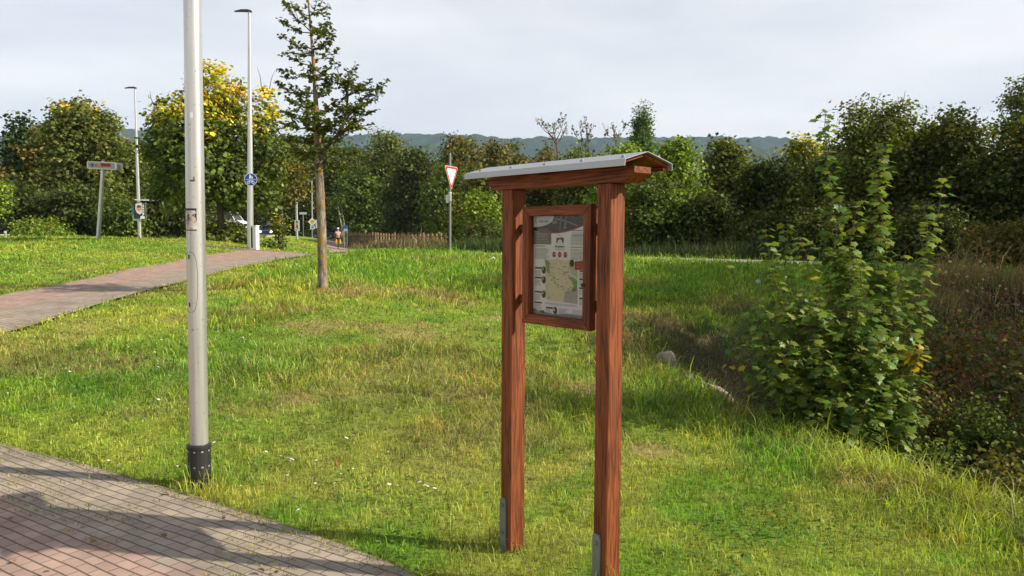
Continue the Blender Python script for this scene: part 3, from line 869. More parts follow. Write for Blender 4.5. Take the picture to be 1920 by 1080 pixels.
def crown_points(blobs, n, leaf, clump=26, cs=None):
    B = np.array(blobs); vol = (B[:, 3] * B[:, 4] * B[:, 5]) ** .72
    nc = max(1, n // clump)
    bi = rng.choice(len(B), nc, p=vol / vol.sum())
    d = unit(nc); r = rng.uniform(0, 1, nc) ** (1 / 3.4)
    cen = B[bi, :3] + d * B[bi, 3:6] * r[:, None] * (rng.uniform(.8, 1.08, nc) + rng.exponential(.07, nc))[:, None]
    cs = cs or leaf * 1.9
    ci = np.repeat(np.arange(nc), clump)
    P = cen[ci] + rng.normal(size=(len(ci), 3)) * np.array([cs, cs, cs * .55])
    outw = d[ci]
    return P, outw, ci, nc


def tree(name, label, loc, W, z0, z1, pal, n=9000, leaf=.17, shape='round', group='trees and bushes behind the lawn', pal2=None, top2=.75, trunk=.14, twigs=0, limbs=6, blobs=None, cat='tree', flat=.25, dens2=.8, tm=None, clump=26, cs=None, barkm=None):
    x, y = loc; zb = float(hgt(x, y, False)) - .03
    rt = thing(name, label, cat, (x, y, zb), rng.uniform(0, 6.28) if blobs is None else 0, group)
    bl = blobs if blobs is not None else make_blobs(shape, W, z0, z1)
    P, ow, ci, nc = crown_points(bl, n, leaf, clump, cs)
    P[:, 2] = np.maximum(P[:, 2], .02)
    cc = pick(pal, nc)
    if pal2:
        zc = np.zeros(nc); np.add.at(zc, ci, P[:, 2]); zc /= np.bincount(ci, minlength=nc)
        t = (zc - z0) / (z1 - z0)
        pb = sstep(top2 - .22, top2 + .12, t + rng.normal(0, .09, nc)) * dens2
        yk = rng.uniform(0, 1, nc) < pb
        cc = np.where(yk[:, None], pick(pal2, nc), cc)
    cc = cc * rng.uniform(.75, 1.3, (nc, 1))
    col = cc[ci] * rng.uniform(.5, 1.6, (len(ci), 1))
    nr = unit(len(P)) * .75 + ow * .5 + np.array([0, 0, flat + .35])
    dr = unit(len(P)) + ow * .4 + np.array([0, 0, -.5])
    sz = leaf * rng.uniform(.6, 1.3, len(P))
    leaves_mesh('crown', P, nr, dr, sz, col, M_leaf, rt, tm or rhomb_template())
    b = MB()
    top = z0 + (z1 - z0) * .75
    b.tube([(0, 0, -.1), (.02 * W, 0, z0 * .5 + .1), (0, .02 * W, (z0 + top) / 2), (0, 0, top)], [trunk, trunk * .8, trunk * .55, trunk * .2], 7)
    for i in range(limbs):
        t = rng.uniform(.05, .6); zz = z0 + (top - z0) * t; an = rng.uniform(0, 6.28); q = W * rng.uniform(.45, .85) * (1 - .4 * t)
        b.tube([(0, 0, zz - .1), (q * .45 * math.cos(an), q * .45 * math.sin(an), zz + q * .25), (q * math.cos(an), q * math.sin(an), zz + q * .7)], [trunk * .4, trunk * .25, trunk * .07], 5)
    for i in range(twigs):
        bb = bl[rng.integers(len(bl))]; an = rng.uniform(0, 6.28); st = np.array(bb[:3]) + np.array([math.cos(an) * bb[3] * .5, math.sin(an) * bb[4] * .5, bb[5] * .6])
        L_ = rng.uniform(.5, 1.1) * W * .28; e = st + np.array([math.cos(an) * .35, math.sin(an) * .35, 1.0]) * L_
        b.tube([st, (st + e) / 2 + rng.normal(0, .05, 3), e], [.018, .012, .005], 4)
    b.build('trunk', barkm or M_bark, rt, smooth=True)
    return rt


def px_tree(name, label, px, D, top, halfpx, bot=None, **k):
    """places a tree by where its middle and top stand, at its own distance"""
    q = at(px, top, D); x = q[0]; zb = float(hgt(x, D, False))
    W = halfpx * D / F; z1 = q[2] - zb
    z0 = 0.1 * z1 if bot is None else bot
    return tree(name, label, (x, D), W, z0, z1, **k)


# ------------------------------------------------------------------ text
def text_tris(s, size, bold=0.0):
    cu = bpy.data.curves.new('lettering', 'FONT'); cu.body = s; cu.size = size; cu.offset = bold
    cu.align_x = 'CENTER'; cu.align_y = 'CENTER'; cu.resolution_u = 3
    ob = bpy.data.objects.new('lettering', cu)
    me = ob.to_mesh()
    vs = [(v.co.x, v.co.y) for v in me.vertices]; fs = [tuple(p.vertices) for p in me.polygons]
    ob.to_mesh_clear(); bpy.data.objects.remove(ob); bpy.data.curves.remove(cu)
    return vs, fs


class Sheet:
    """flat printed matter: shapes in (x, z), layered a hair apart towards -y"""
    def __init__(s, y=0.0, step=.0004): s.m = MB(); s.y = y; s.step = step

    def poly(s, pts, col, layer=1):
        s.m.col(col).add([(p[0], s.y - layer * s.step, p[1]) for p in pts], [tuple(range(len(pts)))]); return s

    def rect(s, x0, x1, z0, z1, col, layer=1): return s.poly([(x0, z0), (x1, z0), (x1, z1), (x0, z1)], col, layer)

    def oval(s, cx, cz, rx, rz, col, layer=1, n=20):
        return s.poly([(cx + rx * math.cos(6.2832 * i / n), cz + rz * math.sin(6.2832 * i / n)) for i in range(n)], col, layer)

    def ring(s, cx, cz, r0, r1, col, layer=1, n=28):
        for i in range(n):
            a, b = 6.2832 * i / n, 6.2832 * (i + 1) / n
            s.poly([(cx + r0 * math.cos(a), cz + r0 * math.sin(a)), (cx + r1 * math.cos(a), cz + r1 * math.sin(a)), (cx + r1 * math.cos(b), cz + r1 * math.sin(b)), (cx + r0 * math.cos(b), cz + r0 * math.sin(b))], col, layer)
        return s

    def line(s, pts, w, col, layer=1):
        for a, b in zip(pts[:-1], pts[1:]):
            d = np.array(b, float) - np.array(a, float); d /= np.linalg.norm(d) + 1e-9; n = np.array([-d[1], d[0]]) * w / 2
            s.poly([tuple(a - n), tuple(b - n), tuple(b + n), tuple(a + n)], col, layer)
        return s

    def text(s, t, cx, cz, size, col, layer=2, bold=0., sx=1.0):
        vs, fs = text_tris(t, size, bold)
        s.m.col(col).add([(cx + p[0] * sx, s.y - layer * s.step, cz + p[1]) for p in vs], fs); return s


# ------------------------------------------------------------------ information board
print('board')
BX, BY, BT = .2202, 3.642, -.8529
HS, FW, SD, PH = .322, .0396, .0473, 1.836
board = thing('information_board', 'reddish brown wooden information board with small zinc roof standing on two posts in the grass', 'information board', (BX, BY, 0), BT)
for sx in (-1, 1):
    b = MB(); b.box(sx * HS - FW, sx * HS + FW, -SD, SD, .0, PH - .001, .004); po = b.build('post', M_woodz, board)
    b = MB(); pz = .275 if sx < 0 else .28
    b.prism([(sx * HS - FW + .003, -.05), (sx * HS + .010, -.05), (sx * HS + .010, pz - .02), (sx * HS + .002, pz), (sx * HS - FW + .012, pz), (sx * HS - FW + .003, pz - .012)], 1, -SD - .009, -SD - .0015)
    an = b.build('post_anchor', M_steel, po)
    for bz in (.10, .24):
        b = MB(); b.tube([(sx * HS - .014, -SD - .009, bz), (sx * HS - .014, -SD - .018, bz)], .010, 6); b.tube([(sx * HS - .014, -SD - .018, bz), (sx * HS - .014, -SD - .024, bz)], .0055, 8)
        b.build('bolt', M_steel, po)
BZ0, BZ1 = PH, PH + .064
b = MB()
b.prism([(-.455, BZ0 + .03), (-.42, BZ0), (.445, BZ0), (.497, BZ0 + .036), (.497, BZ1 - .002), (-.455, BZ1 - .002)], 1, -.056, .052)
b.build('beam', M_woodx, board)
# wedge shaped ridge support lying on the beam
b = MB(); b.prism([(-.052, BZ1 + .001), (.060, BZ1 + .001), (.060, BZ1 + .008), (-.02, BZ1 + .036), (-.052, BZ1 + .026)], 0, -.45, .41)
b.build('ridge_support', M_woodx, board)
RXL, RXR, RA, RB = -.538, .522, -.1447, .165
ZE, ZR = 1.892, 1.960
ZT = ZE + .028
th_ = .0022
b = MB()   # metal sheet: outer and inner skins with folded eaves
prof = [(RA - .002, ZE), (RA, ZT), (0, ZR), (RB, ZT), (RB + .002, ZE), (RB - .001, ZE), (RB - .003, ZT - th_), (0, ZR - th_), (RA + .003, ZT - th_), (RA + .001, ZE)]
b.prism(prof, 0, RXL, RXR); roof = b.build('roof_sheet', M_zinc, board)
for y0, y1 in ((RA + .008, -.006), (.006, RB - .008)):
    def zr_(y): return (ZT + (ZR - ZT) * (1 - abs(y) / (abs(RA) if y < 0 else RB))) - th_ - .002
    b = MB(); b.prism([(y0, zr_(y0)), (y1, zr_(y1)), (y1, zr_(y1) - .014), (y0, zr_(y0) - .014)], 0, RXL + .02, RXR - .02)
    b.build('roof_board', M_woodx, board)
b = MB(); b.box(RXL + .03, RXR - .025, RB - .03, RB - .004, ZE - .002, ZE + .012); b.build('batten', M_woodx, board)
b = MB(); b.box(RXL + .03, RXR - .04, RA + .006, RA + .026, ZE + .004, ZE + .014); b.build('batten', M_woodx, board)
for side in (-1, 1):
    for k in range(5):
        b = MB(); yy = -.098 if side < 0 else .112; zz = ZT + (ZR - ZT) * (1 - abs(yy) / (abs(RA) if yy < 0 else RB))
        b.lathe([(.010, -.002), (.010, .0015), (.0065, .004), (.006, .007), (.003, .0085)], 10, (RXL + .07 + k * .235, yy, zz)); b.build('screw', M_steel, roof, smooth=True)
# display case
pl, pr, pb, pt = -.2172, .2357, 1.182, 1.7486
yf, yb = -.0391, -.002
fwid = .046
fr = MB()
def mitre(pts): fr.prism([(p[0], p[1]) for p in pts], 1, yf, yb)
o4 = [(pl, pb), (pr, pb), (pr, pt), (pl, pt)]; i4 = [(pl + fwid, pb + fwid), (pr - fwid, pb + fwid), (pr - fwid, pt - fwid), (pl + fwid, pt - fwid)]
for k in range(4):
    j = (k + 1) % 4
    g = .0008
    fr2 = MB()
    P = [o4[k], o4[j], i4[j], i4[k]]
    cx = sum(p[0] for p in P) / 4; cz = sum(p[1] for p in P) / 4
    P = [(p[0] + (cx - p[0]) * .004, p[1] + (cz - p[1]) * .004) for p in P]
    ins = [(p[0] + (cx - p[0]) * .03, p[1] + (cz - p[1]) * .10) if k in (0, 2) else (p[0] + (cx - p[0]) * .10, p[1] + (cz - p[1]) * .03) for p in P]
    fr2.prism(P, 1, yf + .003, yb)
    n_ = len(fr2.v)
    # slightly bevelled front face
    fr2.add([(p[0], yf + .003, p[1]) for p in P] + [(p[0], yf, p[1]) for p in ins], [(0, 1, 5, 4), (1, 2, 6, 5), (2, 3, 7, 6), (3, 0, 4, 7), (4, 5, 6, 7)])
    fr2.build('frame', M_woodx if k in (0, 2) else M_woodz, board)
b = MB(); b.box(pl + .004, pr - .004, yb + .0005, yb + .034, pb + .004, pt - .004); b.build('case_back', M_woodz, board)
for sx, xa, xb in ((-1, -HS + FW + .0005, pl + .002), (1, pr - .002, HS - FW - .0005)):
    for zz in (pb + .10, pt - .12):
        b = MB(); b.box(xa, xb, .004, .028, zz, zz + .035); b.build('spacer', M_woodx, board)
b = MB(); b.tube([(pr - fwid + .006, yf + .004, 1.387), (pr - fwid + .006, yf - .006, 1.387)], .009, 12); b.build('lock', M_dark, board)
px0, px1, pz0, pz1 = pl + fwid, pr - fwid, pb + fwid, pt - fwid
PW, PHh = px1 - px0, pz1 - pz0
sh = Sheet(yb - .002, .00028)
def U(u): return px0 + u * PW
def Vv(v): return pz1 - v * PHh
def rr(u0, u1, v0, v1, c, l=1): sh.rect(U(u0), U(u1), Vv(v1), Vv(v0), c, l)
PAP = (.74, .74, .70); INK = (.10, .10, .10); GREY = (.30, .30, .29); RED = (.42, .025, .02)
rr(0, 1, 0, 1, PAP, 0)
cur = [(0, .15), (.15, .158), (.3, .166), (.45, .166), (.6, .155), (.75, .132), (.88, .103), (1, .068)]
sh.poly([(U(0), Vv(0)), (U(1), Vv(0))] + [(U(a), Vv(b_)) for a, b_ in cur[::-1]], (.055, .048, .028), 1)
for i in range(46):     # printed photo: branches, water, dry leaves
    u = random.uniform(.05, .95); v = random.uniform(.01, .15 if u < .6 else .09); c = random.choice([(.10, .085, .04), (.03, .03, .02), (.14, .10, .05), (.07, .075, .04)])
    sh.line([(U(u), Vv(v)), (U(min(1, u + random.uniform(.02, .08))), Vv(min(.16, max(0, v + random.uniform(-.02, .015)))))], .003, c, 2)
sh.line([(U(.4), Vv(.03)), (U(.55), Vv(.045)), (U(.7), Vv(.075)), (U(.82), Vv(.105))], .007, (.22, .23, .20), 3)
sh.line([(U(.52), Vv(0)), (U(.50), Vv(.15))], .008, (.17, .17, .14), 3); sh.line([(U(.62), Vv(0)), (U(.57), Vv(.14))], .006, (.2, .2, .17), 3)
sh.line([(U(.84), Vv(0)), (U(.97), Vv(.05))], .005, (.22, .23, .2), 3); sh.line([(U(.72), Vv(0)), (U(.8), Vv(.09))], .003, (.15, .15, .12), 3)
sh.oval(U(.40), Vv(.065), .02, .008, (.32, .17, .06), 3); sh.oval(U(.2), Vv(.14), .04, .006, (.20, .13, .08), 3)
for k in range(4): rr(.585, .62, .06 + k * .018, .070 + k * .018, (.35, .33, .30) if k % 2 else (.25, .08, .05), 4)
sh.line([(U(a), Vv(b_ + .004)) for a, b_ in cur[1:]], .0055, RED, 4)
sh.poly([(U(0), Vv(0))] + [(U(.39 * math.cos(t)), Vv(.112 * math.sin(t) ** .8)) for t in np.linspace(0.001, 1.57, 12)], (.58, .58, .56), 5)
sh.line([(U(.05), Vv(.018)), (U(.035), Vv(.05)), (U(.055), Vv(.068)), (U(.075), Vv(.06))], .0028, (.22, .05, .06), 6)
for k in range(8):
    rr(.105 + k * .024, .112 + k * .024, .038, .064, (.08, .10, .14), 6)
rr(.105, .285, .058 - .002, .064, (.12, .14, .18), 6.5)
rr(.002, .34, .156, .285, (.20, .185, .15), 2)
for k in range(7): rr(.04, .04 + random.uniform(.2, .28), .172 + k * .016, .176 + k * .016, (.40, .39, .35), 3)
def para(u0, u1, v0, n, head=True, gap=.0125):
    v = v0
    if head: rr(u0, u0 + (u1 - u0) * .72, v, v + .007, INK, 2); v += .024
    for k in range(n):
        e = u0 + (u1 - u0) * random.uniform(.75, 1); a = u0
        while a < e - .01:
            w_ = random.uniform(.015, .05); rr(a, min(e, a + w_), v, v + .0048, (.16, .16, .155), 2); a += w_ + .008
        v += gap
para(.03, .30, .30, 9); para(.72, .98, .145, 3); para(.70, .98, .19, 5, False); para(.70, .98, .255, 3, False); para(.70, .98, .305, 9)
# bridge emblem
rr(.435, .57, .218, .27, (.10, .10, .085), 2)
sh.poly([(U(.502 + .045 * math.cos(t)), Vv(.2705 - .035 * math.sin(t))) for t in np.linspace(0, math.pi, 14)], PAP, 3)
rr(.485, .52, .256, .260, INK, 4)
sh.line([(U(.46), Vv(.182)), (U(.55), Vv(.218))], .0016, INK, 2)
sh.text('Rundweg', U(.502), Vv(.306), .0165, (.10, .10, .10), 3, .0003, 1.0)
rr(.41, .59, .328, .332, (.3, .3, .3), 2); rr(.44, .57, .336, .339, (.3, .3, .3), 2)
for u in (.395, .50, .605):
    sh.oval(U(u), Vv(.385), .0128, .0148, (.62, .60, .58), 2); sh.oval(U(u), Vv(.385), .0112, .0132, (.36, .02, .02), 3); rr(u - .022, u + .022, .381, .386, (.6, .5, .48), 4)
# map
MAPC = (.66, .60, .43)
sh.poly([(U(.22), Vv(.435)), (U(.74), Vv(.44)), (U(.82), Vv(.50)), (U(.83), Vv(.86)), (U(.30), Vv(.85)), (U(.24), Vv(.83))], MAPC, 2)
sh.poly([(U(.66), Vv(.46)), (U(.82), Vv(.50)), (U(.83), Vv(.60)), (U(.7), Vv(.56))], (.48, .46, .40), 3)
sh.poly([(U(.60), Vv(.75)), (U(.83), Vv(.70)), (U(.83), Vv(.86)), (U(.58), Vv(.85))], (.42, .39, .35), 3)
sh.poly([(U(.22), Vv(.435)), (U(.29), Vv(.45)), (U(.31), Vv(.50)), (U(.33), Vv(.58)), (U(.27), Vv(.57)), (U(.25), Vv(.52))], (.25, .33, .18), 3)
sh.poly([(U(.66), Vv(.605)), (U(.74), Vv(.60)), (U(.82), Vv(.63)), (U(.82), Vv(.70)), (U(.79), Vv(.74)), (U(.71), Vv(.73)), (U(.76), Vv(.69)), (U(.73), Vv(.64))], (.20, .36, .14), 3)
for k in range(26):
    u = random.uniform(.27, .78); v = random.uniform(.46, .83)
    pts = [(U(u), Vv(v))]
    for q in range(4): u += random.uniform(-.05, .05); v += random.uniform(-.02, .02); pts.append((U(min(.82, max(.24, u))), Vv(min(.85, max(.45, v)))))
    sh.line(pts, .0009, random.choice([(.38, .30, .22), (.45, .30, .26), (.36, .36, .30)]), 4)
for k in range(34):
    u = random.uniform(.27, .78); v = random.uniform(.46, .83); c = random.choice([INK, (.3, .12, .08), (.14, .16, .14), (.2, .25, .12)])
    rr(u, u + random.uniform(.01, .07), v, v + .0045, c, 5)
for (u, v) in ((.31, .47), (.33, .49), (.62, .62), (.66, .55), (.64, .655), (.72, .79), (.70, .81), (.45, .43)): sh.ring(U(u), Vv(v), .0025, .0037, INK, 6, 10)
for (u, v, a) in ((.40, .62, .02), (.42, .665, .018), (.36, .64, .015)): sh.oval(U(u), Vv(v), a * PW, .005, (.24, .34, .16), 4)
sh.poly([(U(.775), Vv(.447)), (U(1), Vv(.435)), (U(1), Vv(.52)), (U(.78), Vv(.53))], (.42, .035, .025), 5)
for k in range(4): rr(.81, .98, .462 + k * .014, .466 + k * .014, (.5, .2, .17), 6)
sh.oval(U(.725), Vv(.465), .0145, .017, (.035, .045, .02), 6)
for v in (.53, .63, .775):
    rr(.035, .17, v - .012, v + .004, (.06, .055, .055), 3); sh.oval(U(.205), Vv(v + .015), .0145, .018, (.07, .06, .035), 4); sh.oval(U(.19), Vv(v + .004), .006, .008, (.33, .32, .3), 5)
    para(.04, .16, v + .02, 5, False)
rr(.035, .17, .872, .888, (.06, .055, .055), 3); para(.04, .16, .90, 4, False)
for v in (.535, .615, .70, .80):
    rr(.86, 1, v - .006, v + .010, (.06, .06, .07), 3); para(.86, .98, v + .022, 4, False)
rr(.22, .83, .868, .892, (.62, .62, .62), 6)
for k in range(14): rr(.24 + k * .04, .252 + k * .04, .876, .884, (.2, .2, .25), 7)
rr(.25, .38, .915, .932, (.06, .055, .055), 3); sh.oval(U(.425), Vv(.945), .0145, .018, (.08, .07, .05), 4); sh.oval(U(.405), Vv(.94), .007, .006, (.5, .5, .48), 5)
para(.25, .36, .94, 4, False); para(.5, .68, .92, 5, False)
sh.poly([(U(0), Vv(.94)), (U(.15), Vv(.965)), (U(.4), Vv(.982)), (U(.65), Vv(.968)), (U(.8), Vv(.955)), (U(1), Vv(.96)), (U(1), Vv(1)), (U(0), Vv(1))], (.27, .27, .24), 2)
rr(.74, .92, .915, .965, (.6, .6, .58), 6); para(.76, .90, .925, 3, False)
rr(.945, 1, .905, .955, (.05, .05, .05), 6); rr(.965, .985, .915, .94, (.4, .4, .4), 7); rr(.935, 1, .965, .978, (.04, .04, .04), 6)
rr(.14, .22, .955, .975, (.09, .13, .03), 6); rr(.16, .24, .975, .985, (.22, .14, .05), 6)
poster = sh.m.build('poster', M_print, board, tint=True)
# glass pane in front of the poster
m, nt, o = new_mat('glass_pane'); N = nt.nodes.new; L = nt.links.new
tr = N('ShaderNodeBsdfTransparent'); gl = N('ShaderNodeBsdfGlossy'); gl.inputs['Roughness'].default_value = .03
fr_ = N('ShaderNodeFresnel'); fr_.inputs['IOR'].default_value = 1.45; mxs = N('ShaderNodeMixShader')
tr.inputs['Color'].default_value = (.97, .98, .97, 1)
L(fr_.outputs[0], mxs.inputs[0]); L(tr.outputs[0], mxs.inputs[1]); L(gl.outputs[0], mxs.inputs[2]); L(mxs.outputs[0], o.inputs[0])
b = MB(); yg = yb - .0085; b.add([(px0 + .001, yg, pz0 + .001), (px1 - .001, yg, pz0 + .001), (px1 - .001, yg, pz1 - .001), (px0 + .001, yg, pz1 - .001)], [(0, 1, 2, 3)]); b.build('glass_pane', m, board)


# ------------------------------------------------------------------ lamp posts
print('street furniture')


def lamp_post(label, px, py, D, H, r0, r1, lean=0, head_dir=180, head_len=.55):
    q = at(px, py, D); x = q[0]; z0 = float(hgt(x, D, False))
    t = thing('street_lamp', label, 'street lamp', (x, D, z0), 0, 'street lamps along the paths and road')
    t.rotation_euler = (0, lean, 0)
    b = MB(); b.lathe([(r0, -.2), (r0, H * .2), ((r0 + r1) / 2 * .98, H * .55), (r1, H)], 28); b.build('pole', M_alu, t, smooth=True)
    a = R(head_dir); dx, dy = math.cos(a), math.sin(a)
    b = MB(); sx, sy = -dy, dx
    V = []
    for (d, wq, zt, zb_) in ((-.08, .05, .05, -.02), (.05, .075, .085, 0), (head_len * .5, .11, .075, .02), (head_len, .07, .02, 0.0)):
        V += [(dx * d + sx * wq, dy * d + sy * wq, H + zb_), (dx * d - sx * wq, dy * d - sy * wq, H + zb_), (dx * d - sx * wq * .7, dy * d - sy * wq * .7, H + zt), (dx * d + sx * wq * .7, dy * d + sy * wq * .7, H + zt)]
    Fc = [(0, 1, 2, 3), (15, 14, 13, 12)]
    for k in range(3):
        for j in range(4): Fc.append((k * 4 + j, k * 4 + (j + 1) % 4, k * 4 + 4 + (j + 1) % 4, k * 4 + 4 + j))
    b.add(V, Fc); b.build('lamp_head', M_dark, t)
    return t


# near lamp post
t1 = lamp_post('thick brushed aluminium lamp post with black sleeved foot, nearest to the brick pavement', 374.5, 919, 4.88, 8.8, .0570, .0345, R(.39))
lz = .0
b = MB()
b.lathe([(.070, -.1), (.0705, .03), (.0705, .245), (.075, .250), (.075, .270), (.064, .277), (.0585, .277)], 36); sl = b.build('base_sleeve', M_dark, t1, smooth=True)
M_slot = plain('slot_grey', (.26, .25, .22), .7)
M_line = plain('dark_line', (.08, .06, .05), .8)


def on_pole(t, a0, a1, z0, z1, r, name, mat, parent, n=6, col=None):
    b = MB(); V = []
    for i in range(n + 1):
        a = R(a0 + (a1 - a0) * i / n)
        V += [(r * math.cos(a), r * math.sin(a), z0), (r * math.cos(a), r * math.sin(a), z1)]
    b.add(V, [(2 * i, 2 * i + 2, 2 * i + 3, 2 * i + 1) for i in range(n)])
    return b.build(name, mat, parent)


for a in (262, 302, 342, 222):
    for zz in (.10, .20):
        on_pole(t1, a, a + 11, zz + .03, zz + .041, .0712, 'slot', M_slot, sl)
for a in (242, 287, 330):
    on_pole(t1, a, a + 1.6, 0, .244, .0711, 'seam', M_line, sl, 1)
# access door: thin dark outline on the tube, seen half on
b = MB(); V = []; Rr = .0575; zc = 1.313; hh = .19; wh = 50
pts = []
for i in range(40):
    t = 2 * math.pi * i / 40; c, s_ = math.cos(t), math.sin(t)
    pts.append((math.copysign(abs(c) ** .55, c) * wh, math.copysign(abs(s_) ** .9, s_) * 1.0))
for rr_ in (1.0, .972):
    for (a, v) in pts:
        an = R(250 + a * (rr_ if rr_ == 1 else .95)); V.append((Rr * math.cos(an), Rr * math.sin(an), zc + v * hh * (1 if rr_ == 1 else .985)))
b.add(V, [(i, (i + 1) % 40, 40 + (i + 1) % 40, 40 + i) for i in range(40)]); b.build('access_door', M_line, t1)
for zz in (zc + .145, zc - .155):
    on_pole(t1, 238, 250, zz, zz + .028, .0577, 'door_lock', M_dark, t1)
# stickers
sb = MB(); rs = .0578; n1_, n2_ = 16, 20
for i in range(n1_):
    for j in range(n2_):
        a0 = R(208 + 90 * i / n1_); a1 = R(208 + 90 * (i + 1) / n1_); z0_ = 1.635 + .139 * j / n2_; z1_ = 1.635 + .139 * (j + 1) / n2_
        v = vnoise(i * .33, j * .3, 1, 4) + .35 * vnoise(i, j, 1, 6); hd = (j > 17 or j < 1)
        c = (.03, .03, .03) if (hd or v < .42) else ((.30, .26, .24) if v < .62 else ((.50, .40, .36) if v < .9 else (.55, .54, .5)))
        sb.col(c).add([(rs * math.cos(a0), rs * math.sin(a0), z0_), (rs * math.cos(a1), rs * math.sin(a1), z0_), (rs * math.cos(a1), rs * math.sin(a1), z1_), (rs * math.cos(a0), rs * math.sin(a0), z1_)], [(0, 1, 2, 3)])
sb.build('sticker', M_print, t1, tint=True)
M_grime = plain('worn_label', (.42, .40, .37), .8)
M_white = plain('white_paint', (.75, .75, .73), .5, 0, .06)
on_pole(t1, 266, 284, 2.33, 2.363, .0560, 'sticker', M_white, t1)
on_pole(t1, 262, 292, 1.94, 1.950, .0579, 'sticker_remnant', M_line, t1); on_pole(t1, 282, 289, 1.95, 1.969, .0579, 'sticker_remnant', M_line, t1)

t2 = lamp_post('slender tall lamp post carrying the round blue path sign, beside the white cable cabinet', 469.5, 467, 29, 8.7, .115, .055, R(.75))
b = MB(); b.lathe([(.062, 4.9), (.075, 4.95), (.075, 5.05), (.062, 5.1)], 14); b.build('clamp_band', M_dark, t2)
b = MB(); b.lathe([(.1, 1.25), (.1, 1.45)], 12); b.build('sticker', M_white, t2)
t3 = lamp_post('far lamp post hung with election placards, left of the yellow topped maple', 262, 446, 42, 8.05, .095, .045, R(-.35))
lamp_post('distant lamp post with an oval placard, standing on the road verge', 557, 453, 70, 6.4, .11, .07, 0)
t5 = lamp_post('distant thin post with yellow diamond priority sign, left of the lichen covered trunk', 586, 448, 80, 6.0, .07, .05, 0)


def sign_plate(name, label, cat, px, py, D, rz, build, group=None):
    q = at(px, py, D)
    o = thing(name, label, cat, tuple(q), rz, group)
    build(o); return o


BLUE = (.012, .06, .33); WHT = (.75, .76, .78)
def shared(o):
    r = .235
    b = MB(); b.tube([(0, 0, 0), (0, .012, 0)], r, 32); b.col((.3, .3, .3)); b.build('plate', M_alu, o)
    s = Sheet(-.001, .0012); s.oval(0, 0, r * .995, r * .995, WHT, 0, 32); s.oval(0, 0, r * .93, r * .93, BLUE, 1, 32)
    s.rect(-r * .82, r * .82, -.006, .006, WHT, 2)
    # adult with child
    s.oval(-.02, .182, .017, .02, WHT, 2); s.poly([(-.05, .155), (0.005, .16), (.015, .085), (.0, .03), (-.045, .03), (-.055, .09)], WHT, 2)
    s.oval(.052, .12, .014, .016, WHT, 2); s.poly([(.03, .10), (.072, .10), (.078, .03), (.028, .03)], WHT, 2); s.line([(0, .14), (.04, .085)], .015, WHT, 2)
    for cx in (-.085, .085): s.ring(cx, -.105, .038, .055, WHT, 2, 18)
    s.line([(-.085, -.105), (-.04, -.045), (.055, -.045), (0, -.105), (-.04, -.045)], .014, WHT, 2); s.line([(.085, -.105), (.05, -.03), (.08, -.03)], .014, WHT, 2); s.line([(-.06, -.035), (-.025, -.035)], .014, WHT, 2)
    s.m.build('symbol', M_print, o, tint=True)
    b = MB(); b.box(-.03, .03, .012, .10, -.03, .03); b.build('bracket', M_steel, o)


sign_plate('shared_path_sign', 'round blue sign with white pedestrians above a bicycle, fixed to the lamp post', 'road sign', 470, 336.5, 28.78, R(4), shared)


def diamond(o):
    s = Sheet(0, .004); a = .45
    s.poly([(0, a), (a, 0), (0, -a), (-a, 0)], (.8, .8, .78), 0); a = .25; s.poly([(0, a), (a, 0), (0, -a), (-a, 0)], (.75, .45, .02), 1)
    s.m.build('symbol', M_print, o, tint=True)
    b = MB(); a = .425; b.prism([(0, a), (a, 0), (0, -a), (-a, 0)], 1, .005, .02); b.build('plate', M_alu, o)
sign_plate('priority_sign', 'yellow and white diamond priority road sign on the distant thin post', 'road sign', 585.5, 416, 79.8, 0, diamond)
def addplate(o):
    b = MB(); b.box(-.25, .25, .004, .02, -.2, .2); b.build('plate', M_alu, o)
    s = Sheet(0, .004); s.rect(-.25, .25, -.2, .2, (.8, .8, .8), 0); s.line([(-.15, 0), (.02, -.02), (.05, -.15)], .07, INK, 1); s.line([(.02, -.0), (.18, .08)], .03, INK, 1)
    s.m.build('symbol', M_print, o, tint=True)
sign_plate('supplementary_sign', 'small white plate with a black junction mark below the yellow diamond', 'road sign', 586, 426, 79.8, 0, addplate)

# placards
def placard(o, w_, h_, deco, bow=.0):
    b = MB(); b.box(-w_ / 2, w_ / 2, .002, .02, -h_ / 2, h_ / 2); b.build('board', M_white, o)
    s = Sheet(0, .002); deco(s, w_, h_); s.m.build('print', M_print, o, tint=True)
def deco1(s, w_, h_):
    s.rect(-w_ / 2, w_ / 2, -h_ / 2, h_ / 2, (.03, .03, .035), 0)
    s.poly([(-w_ * .33, h_ * .42), (w_ * .18, h_ * .5), (w_ * .18, -h_ * .15), (0, -h_ * .24), (-w_ * .25, -h_ * .12), (-w_ * .36, h_ * .1)], (.62, .6, .6), 1)
    s.oval(-w_ * .06, h_ * .14, w_ * .2, h_ * .17, (.55, .27, .20), 2); s.oval(-w_ * .06, h_ * .26, w_ * .19, h_ * .08, (.10, .06, .05), 3)
    s.rect(w_ * .22, w_ * .36, -h_ * .25, h_ * .42, (.75, .75, .75), 2)
    for k in range(4): s.rect(w_ * .25, w_ * .33, h_ * (.32 - k * .15), h_ * (.40 - k * .15), (.03, .03, .03), 3)
    s.poly([(0, -h_ * .5), (w_ * .4, -h_ * .5), (w_ * .4, -h_ * .36), (w_ * .25, -h_ * .28), (w_ * .05, -h_ * .36)], (.72, .74, .76), 2)
def deco2(s, w_, h_):
    s.rect(-w_ / 2, w_ / 2, -h_ / 2, h_ / 2, (.08, .35, .38), 0); s.poly([(-w_ / 2, -h_ * .1), (w_ / 2, h_ * .1), (w_ / 2, -h_ / 2), (-w_ / 2, -h_ / 2)], (.5, .6, .58), 1)
